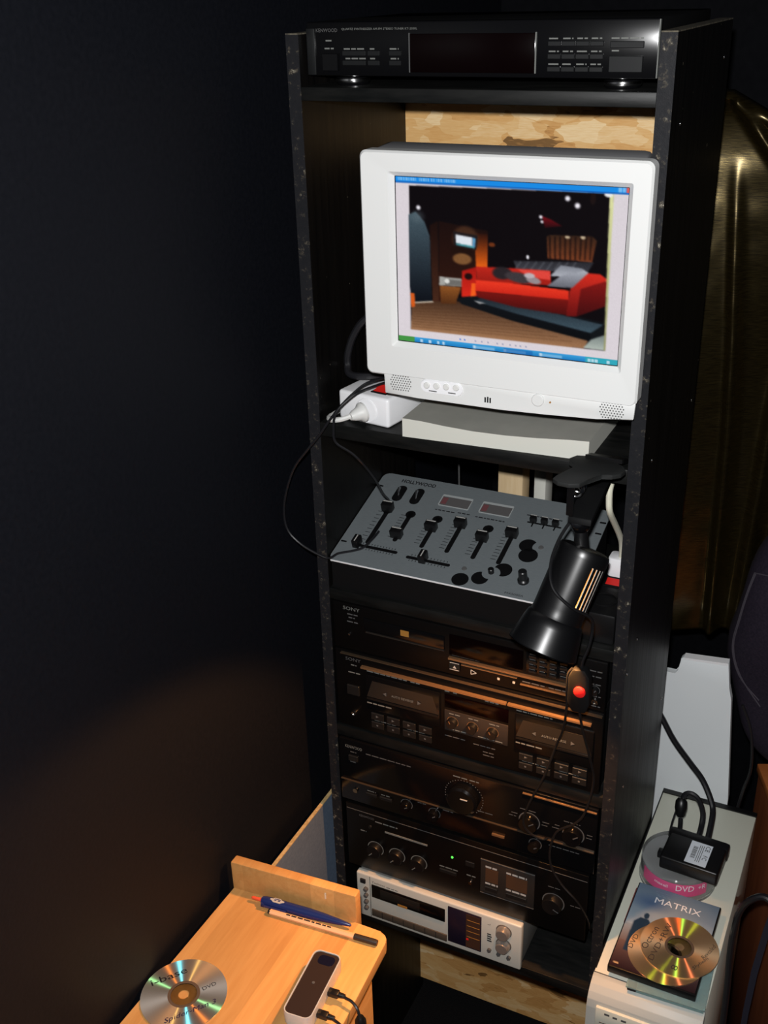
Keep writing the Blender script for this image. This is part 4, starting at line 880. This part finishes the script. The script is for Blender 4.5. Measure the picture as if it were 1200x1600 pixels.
def dtext(t, body, o, d, h, width, m, shear=0):
    u = Vector((d[0], d[1], 0)).normalized(); v = Z_.cross(u)
    return part('lettering', MB().text(body, (o[0], o[1], .00155), u, v, h, width, shear), m, t, smooth=0, local=True)
d1 = make_disc('recordable_disc', 'silver recordable disc with handwriting at the edge of the wooden stand', frame((.0135, -.455, .8005)), M_disc, M_hub)
ud_ = (.61, .79)
M_ink = mat('purple_black_ink', (.02, .012, .05), .5)
dtext(d1, 'i-base', (-.048, -.008), ud_, .011, .052, M_dprint); dtext(d1, 'DVD', (.0215, .016), (.57, .82), .006, .020, M_dprint); dtext(d1, 'Spider-Man 3', (.006, -.052), (.62, .78), .010, .074, M_ink, .3)
# something dark and round at the very edge of the frame, lying over the disc
single('cable_reel', MB().lathe([(.028, 0), (.031, .002), (.031, .014), (.028, .016), (.012, .016), (.010, .012)], (.030, -.5525, .8035), Z_, 36), M_blkmatte, 'black round object overlapping the near edge of the disc on the stand', 'reel', (.030, -.5525, .8035))
# blue board between stand and rack
bb = thing('laminate_board', 'blue-grey board with bare chipboard edge leaning on the wall beside the rack', 'board', (-.03, -.05, 0))
part('face', MB().box(-.0295, -.0235, -.22, .16, 0, .757), M_blueboard, bb); part('top_edge', MB().box(-.0295, -.0235, -.22, .16, .757, .7590), M_chip, bb, 'bare chipboard edge')

# ------------------------------------------------------------------ computer tower and what lies on it
pc = thing('computer_tower', 'pale beige computer tower beside the rack', 'computer', (.574, .17, 0))
part('case', MB().box(.4885, .660, -.058, .408, .012, .660, .0025), M_beige, pc)
b = MB(); pr = [(-.058, .02), (-.058, .6605), (-.066, .6590), (-.076, .6545), (-.085, .647), (-.091, .637), (-.093, .622), (-.093, .02)]
b.prism([(.4885, yv, z) for yv, z in pr], (0, 0, 0), (.1715, 0, 0), .001); fp = part('front_panel', b, M_beigefront, pc, 'grey-beige rounded front')
part('rear_rim', MB().box(.4885, .660, .398, .409, .6595, .6625), M_blk, pc, 'black strip along the back of the top'); part('side_rim', MB().box(.4883, .4905, -.05, .409, .6595, .6615), M_blk, pc)
part('top_seam', MB().box(.4885, .660, -.0592, -.0580, .6585, .6612), M_gprint, pc)
for z0, z1 in ((.590, .630), (.545, .586), (.50, .541)): 
    dv = part('drive_bay', MB().box(.504, .648, -.0965, -.09, z0, z1, .0012), M_beige, pc)
    part('bay_slot', MB().box(.511, .641, -.0972, -.096, z0 + .010, z0 + .0115), M_gprint, dv)
part('power_button', MB().lathe([(.011, 0), (.011, .004)], (.574, -.093, .40), -Y_, 24), M_beige, pc)
legends(pc, -.0966, [(.518, .526, .6195), (.531, .538, .6185), (.544, .552, .6185), (.566, .572, .6185), (.574, .584, .6195)], M_gprint, 'drive_logos', .0042)
for x in (.50, .64):
    for yv in (-.04, .38): part('foot', MB().box(x, x + .015, yv, yv + .02, 0, .013), M_blk, pc)
wpn = thing('white_panel', 'white flat panel with a notched corner standing behind the computer tower', 'panel', (.53, .43, 0))
part('sheet', MB().prism([(.40, .428, 0), (.600, .428, 0), (.604, .428, .66), (.586, .428, .88), (.580, .428, .905), (.5735, .428, .955), (.4955, .428, .9475), (.491, .428, .943), (.489, .428, .918), (.484, .428, .909), (.40, .428, .909)], (0, 0, 0), (0, .014, 0), .001), M_panelw, wpn)
part('top_lip', MB().prism([(.496, .4265, .9480), (.573, .4265, .9555), (.573, .4265, .9505), (.496, .4265, .9440)], (0, 0, 0), (0, .017, 0)), M_purewhite, wpn, 'lighter top lip')
# jewel case, card, dvd case
jc = thing('jewel_case', 'clear jewel case sticking out under the film case on the computer', 'case', None, M=frame((.542, -.0745, .6614), 2))
part('tray', MB().box(.016, .116, .002, .122, .0002, .0035), mat('teal_insert', (.16, .27, .27), .3), jc, 'teal insert', local=True); part('spine', MB().box(.002, .0155, .002, .122, .0002, .006), M_dprint, jc, 'dark spine', local=True)
part('lid', MB().box(0, .118, 0, .124, .0062, .0092, .0006), M_jewel, jc, local=True)
single('card_sleeve', MB().box(.506, .640, .050, .1312, .6604, .6690, .0006), M_redcard, 'dark red sleeve showing at the far edge of the film case', 'sleeve', (.57, .1, .6604))
MC = frame((.5085, -.0600, .6708), -.6)
dc = thing('film_case', 'dark plastic film case with blue printed cover lying under the discs on the computer', 'case', None, M=MC)
part('shell', MB().box(0, .1350, 0, .190, 0, .0145, .0018), M_blk, dc, local=True)
# a plain stand-in cover: cold sky over warm ground with vague upright shapes
Pc = Paint(80, 112, (70, 95, 135)); Pc.poly([(0, 0), (1, 0), (1, .55), (0, .55)], (98, 118, 138), (172, 182, 190)); Pc.poly([(0, .5), (1, .5), (1, .72), (0, .72)], (150, 160, 170), (120, 100, 95)); Pc.poly([(0, .7), (1, .7), (1, 1), (0, 1)], (118, 92, 84), (46, 30, 34))
Pc.ell(.22, .2, .3, .12, (58, 84, 130), .9, .6); Pc.ell(.8, .42, .4, .2, (170, 180, 192), .9, .6)
for cx, w_, t_, c_ in ((.2, .11, .34, (40, 58, 78)), (.46, .09, .34, (44, 50, 66)), (.68, .08, .33, (34, 32, 38)), (.9, .07, .42, (40, 38, 46))):
    Pc.poly([(cx - w_, .8), (cx - w_ * .95, t_ + .12), (cx - w_ * .4, t_ + .06), (cx + w_ * .5, t_ + .06), (cx + w_, t_ + .12), (cx + w_, .8)], c_); Pc.ell(cx + .02, t_ + .025, .035, .04, c_)
Pc.poly([(.04, .95), (.10, .95), (.10, .965), (.04, .965)], (220, 180, 130))
for k in range(9): Pc.poly([(.22 + k * .02, .05 + (k % 3) * .02), (.26 + k * .02, .05 + (k % 3) * .02), (.26 + k * .02, .055 + (k % 3) * .02), (.22 + k * .02, .055 + (k % 3) * .02)], (190, 200, 215), a=.35)
lin = Pc.lin(); gx = np.linspace(.002, .1325, 80); gy = np.linspace(.1885, .0025, 112)
vs = [MC @ Vector((x, yv, .0148)) for yv in gy for x in gx]; fs = [(r * 80 + c, r * 80 + 80 + c, r * 80 + 81 + c, r * 80 + c + 1) for r in range(111) for c in range(79)]
grid_mesh('cover', vs, fs, lin.reshape(-1, 3), M_cover, dc, 'printed cover, blue above and dark brown below')
part('lettering', MB().text('MATRIX', (.034, .1545, .0152), X_, Y_, .0125, .074), mat('white_print', (.8, .82, .86), .4), dc, None, 0, local=True)
d3 = make_disc('recordable_disc', 'recordable disc half hidden under another disc on the film case', frame((.5870, -.0030, .6858)), M_disc2, M_hub)
d2 = make_disc('recordable_disc', 'champagne recordable disc with brown print lying uppermost on the film case', frame((.6015, .0170, .6874)), M_disc2, M_hub)
MBR = mat('brown_print', (.07, .045, .03), .5)
dtext(d2, 'Octron', (-.045, -.026), (.17, .985), .0105, .050, MBR); dtext(d2, 'DVD+RW', (-.031, -.044), (.14, .99), .0090, .084, MBR); dtext(d2, '8', (.006, -.049), (.14, .99), .010, .010, MBR)
dtext(d2, 'Shyheim', (.031, -.036), (.5, .87), .007, .034, MBR, .3); dtext(d2, 'Revealed', (.040, -.010), (.35, .94), .007, .036, MBR, .3)
dtext(d3, 'DVD', (-.052, -.012), (.14, .99), .008, .03, MBR)
# spindle lid
sl = thing('disc_spindle', 'clear round disc tub with pink label behind the film case', 'tub', (.556, .186, .6603))
C0 = (.561, .1955, .6603)
part('tub', MB().lathe([(.0640, 0), (.0640, .005), (.0625, .0065), (.0620, .0435), (.0600, .0455), (.050, .0458), (.001, .0458)], C0, Z_, 56, True, False), M_clear, sl, None, 40)
part('disc_stack', MB().lathe([(.0590, .001), (.0590, .034)], C0, Z_, 48), mat('grey_disc_stack', (.34, .35, .36), .35, .4), sl, 'grey discs inside')
b = MB(); a0, a1 = math.radians(-142), math.radians(-32)
for i in range(24):
    t0, t1 = a0 + (a1 - a0) * i / 24, a0 + (a1 - a0) * (i + 1) / 24
    b.face([(C0[0] + .0629 * math.cos(t), C0[1] + .0629 * math.sin(t), z) for t, z in ((t0, .675), (t1, .675), (t1, .7005), (t0, .7005))])
part('label', b, M_pink, sl, 'pink paper label')
for body, ang, h_, w_ in (('DVD', -82, .0115, .030), ('maxell', -116, .006, .024), ('+R', -48, .009, .014)):
    b = MB().text(body, (0, 0, 0), X_, Y_, h_, w_)
    for v_ in b.bm.verts:
        a = math.radians(ang) + v_.co.x / .0632; v_.co = Vector((C0[0] + .0632 * math.cos(a), C0[1] + .0632 * math.sin(a), (.6865 if body == 'DVD' else .688) + v_.co.y))
    part('lettering', b, mat('white_print', (0, 0, 0)), sl, None, 0)
# adapter box with cables
MA = frame((.5330, .1520, .7065), -3)
ad = thing('adapter_box', 'flat black adapter box with white approval label lying on the disc tub', 'adapter', None, M=MA)
part('case', MB().box(.002, .098, 0, .082, 0, .027, .004, 3), M_blk, ad, local=True); part('rim', MB().box(0, .100, .062, .079, .004, .0275, .002), M_blk, ad, local=True); part('latch', MB().box(-.006, .004, .016, .030, .006, .018, .002), M_blk, ad, local=True)
lb = part('paper_label', MB().box(.041, .076, .006, .060, .0270, .0273), mat('white_paper', (.70, .74, .80), .6), ad, 'white paper label', 0, local=True)
part('lettering', MB().text('CE', (.0660, .056, .02765), -Y_, X_, .0075, .014), M_dprint, lb, None, 0, local=True)
part('lettering', MB().text('FC', (.0660, .032, .02765), -Y_, X_, .0075, .011), M_dprint, lb, None, 0, local=True)
b = MB(); v = .048
while v > .018: 
    wd = random.choice((.0005, .0009, .0013)); b.face([(.047, v, .02765), (.0545, v, .02765), (.0545, v - wd, .02765), (.047, v - wd, .02765)]); v -= wd + random.choice((.0006, .001))
for u in (.0565, .0595, .0625):
    b.face([(u, .054, .02765), (u + .0010, .054, .02765), (u + .0010, .013, .02765), (u, .013, .02765)])
part('bar_code', b, M_gprint, lb, None, 0, local=True)
def adt(name, pts, r, lab): return part(name, MB().tube(pts, r, 9), M_rubber, ad, lab)
adt('cable', [(.598, .230, .7165), (.597, .262, .7185), (.594, .300, .727), (.586, .315, .742), (.566, .33, .768), (.540, .335, .795), (.508, .338, .832), (.480, .345, .872), (.455, .355, .895), (.40, .36, .90)], .0052, 'thick black cable')
adt('cable', [(.582, .230, .7165), (.582, .262, .7185), (.580, .280, .737), (.569, .288, .757), (.556, .290, .764), (.546, .289, .760), (.542, .285, .748)], .0048, 'looped black cable')
part('ferrite_bead', MB().lathe([(.0055, 0), (.0100, .006), (.0108, .018), (.0085, .030), (.0055, .034)], (.541, .285, .754), Vector((.10, -.42, -1)), 20), M_blk, ad, 'fat black ferrite bead')
adt('cable', [(.5455, .268, .722), (.548, .255, .7165), (.551, .230, .7165)], .0042, None)
adt('cable', [(.535, .230, .712), (.533, .256, .712), (.534, .272, .722), (.537, .276, .738)], .0018, None)

# ------------------------------------------------------------------ brown cabinet, bag, loose cables at the right edge
P0 = Vector((.642, .478, 0)); dl = Vector((.387, -.922, 0)); dr = Vector((.922, .387, 0))
bc_ = thing('wooden_cabinet', 'red-brown wooden cabinet at the right beyond the computer', 'cabinet', (.9, .2, 0))
A = P0; B_ = P0 + dl * .62; Cc = B_ + dr * .42; Dd = A + dr * .42
part('carcass', MB().prism([A + dl * .004 + dr * .004, B_ - dl * .004 + dr * .004, Cc - dl * .004 - dr * .004, Dd + dl * .004 - dr * .004], (0, 0, 0), (0, 0, .702), .001), M_brown, bc_)
part('top', MB().prism([A, B_, Cc, Dd], (0, 0, .702), (0, 0, .720), .002), wood('lit_red_brown_wood', [(.34, .10, .025), (.42, .13, .036), (.48, .16, .05)], .35, (12, 12, 1), 5), bc_, 'top with orange light painted into its wood colour')  # light falling on the top is painted in as a lighter orange wood
bg = thing('fabric_bag', 'dark purple fabric bag with piped seams on the brown cabinet', 'bag', (.80, .45, .72))
def superell(b, c, r, e1, e2, nu=40, nv=24, warp=None):
    f = lambda w_, e: math.copysign(abs(w_) ** e, w_); g = []
    for j in range(nv + 1):
        ph = -math.pi / 2 + math.pi * j / nv; row = []
        for i in range(nu):
            th = 2 * math.pi * i / nu; p = Vector((c[0] + r[0] * f(math.cos(ph), e1) * f(math.cos(th), e2), c[1] + r[1] * f(math.cos(ph), e1) * f(math.sin(th), e2), c[2] + r[2] * f(math.sin(ph), e1)))
            if warp: p = warp(p)
            row.append(b.bm.verts.new(p))
        g.append(row)
    for j in range(nv):
        for i in range(nu): b.bm.faces.new((g[j][i], g[j][(i + 1) % nu], g[j + 1][(i + 1) % nu], g[j + 1][i]))
    bmesh.ops.remove_doubles(b.bm, verts=b.bm.verts[:], dist=1e-5); return b
def bagwarp(p):
    t = (p.z - .72) / .56; q = p.copy(); q.x += .03 * max(t - .5, 0) - .03 * math.sin(math.pi * min(max(t, 0), 1)) ; q.y += .008 * math.sin(23 * p.z + 9 * p.x); q.x += .005 * math.sin(31 * p.z); return q
part('bag_body', superell(MB(), (.768, .492, 1.001), (.175, .080, .280), .72, .75, 56, 36, bagwarp), M_bag, bg, None, 60)
def onbag(u, z, out=.001):   # a point on the bag skin facing the room
    f = lambda w_, e: math.copysign(abs(w_) ** e, w_); ph = math.asin(max(-1, min(1, f((z - 1.001) / .280, 1 / .72)))); c_ = abs(math.cos(ph)) ** .72
    th = u; p = Vector((.768 + .175 * c_ * f(math.cos(th), .75), .492 + .080 * c_ * f(math.sin(th), .75), z)); p = bagwarp(p)
    return p + Vector((-.4, -.9, 0)) * out
for off in (0, .012): part('piped_seam', MB().tube([onbag(-2.72 + off * 3, 1.13), onbag(-2.78 + off * 3, 1.09), onbag(-2.76 + off * 3, 1.04), onbag(-2.66 + off * 3, .98), onbag(-2.5 + off * 3, .925), onbag(-2.2, .89 - off)], .0013, 6), M_seam, bg, 'pale piped seam')
part('piped_seam', MB().tube([onbag(-2.72, 1.13), onbag(-2.5, 1.135), onbag(-2.2, 1.14), onbag(-1.8, 1.14)], .0012, 6), M_seam, bg, 'pale piped seam')
part('strap', MB().tube([onbag(-2.0, .78, .002), (.735, .385, .745), (.74, .375, .7285), (.755, .36, .7265), (.79, .33, .7265)], .005, 8), M_bag, bg, 'dark strap end')
single('loose_cable', MB().tube([(.607, .4215, .88), (.624, .4215, .84), (.634, .420, .79), (.636, .419, .74), (.628, .4185, .69), (.622, .4185, .60), (.62, .4185, .3), (.62, .4185, .004)], .0028, 8), M_rubber, 'thin dark cable hanging between the white panel and the bag', 'cable', (.62, .46, 0))
single('thick_cable', MB().tube([(.80, .02, .734), (.74, .085, .745), (.712, .1, .760), (.690, .1, .748), (.6755, .1, .718), (.671, .1, .671), (.671, .1, .612), (.6745, .1, .539), (.68, .09, .30), (.685, .08, .007)], .0055, 10), M_rubber, 'thick black cable arching down over the cabinet edge beside the computer', 'cable', (.685, .08, 0))
single('hanging_strap', MB().prism([(.758, .165, .7225), (.738, .19, .7225), (.7225, .192, .700), (.7105, .192, .60), (.7025, .192, .50), (.700, .192, .40), (.700, .192, .20), (.709, .192, .20), (.710, .192, .40), (.7135, .192, .50), (.7215, .192, .60), (.734, .192, .695)], (0, 0, 0), (0, .003, 0)), mat('blue_black_strap', (.012, .012, .024), .7), 'blue-black strap hanging down the front of the cabinet', 'strap', (.71, .19, .2))

# ------------------------------------------------------------------ satin curtain
RIDGES = (((.95, 1.1, 1.35, 1.5, 1.65, 1.78), (.523, .520, .515, .507, .494, .482), .0095, .026), ((.95, 1.2, 1.35, 1.6), (.563, .572, .577, .590), .012, .024), ((.95, 1.2, 1.4, 1.7), (.592, .612, .628, .655), .011, .022), ((.95, 1.8), (.69, .73), .014, .006), ((.95, 1.8), (.76, .82), .014, .006), ((.95, 1.8), (.86, .93), .016, .010))
cu_ = MB(); nx, nz = 200, 170; G = []
for j in range(nz + 1):
    row = []
    for i in range(nx + 1):
        x = .44 + .62 * i / nx; dx = max(x - .468, 0)
        zt = 1.896 - .60 * dx + .55 * dx * dx; zb = .955; t = j / nz; z = zt + (zb - zt) * t
        drop = min(1, max(0, (1.80 - z) / .35)); yv = .522 + (.10 + .46 * drop) * (x - .5)
        for zr, xr, w0, a0 in RIDGES:
            xc = float(np.interp(z, zr, xr)); d_ = (x - xc) / w0; yv -= a0 * drop * math.exp(-d_ * d_)
        for kf, ka, kw in ((.60, .024, .0115), (1.22, .024, .0125)):
            zl = 1.886 - kf * dx; d_ = (z - zl) / (kw * (1 + 4 * dx)); yv -= ka * min(1, dx / .12 + .6) * math.exp(-d_ * d_)
        yv -= .008 * math.exp(-(dx / .035) ** 2) * math.exp(-((z - 1.89) / .04) ** 2)
        yv -= .0016 * math.sin(90 * z + 14 * math.sin(9 * x)) * math.sin(40 * x) * .35
        row.append(cu_.bm.verts.new((x, yv, z)))
    G.append(row)
for j in range(nz):
    for i in range(nx): cu_.bm.faces.new((G[j][i], G[j][i + 1], G[j + 1][i + 1], G[j + 1][i]))
cobj = single('satin_curtain', cu_, M_satin, 'black-gold satin cloth hanging in folds behind the right side of the rack', 'curtain', (.7, .5, .95), smooth=80)
so = cobj.modifiers.new('thickness', 'SOLIDIFY'); so.thickness = .0015
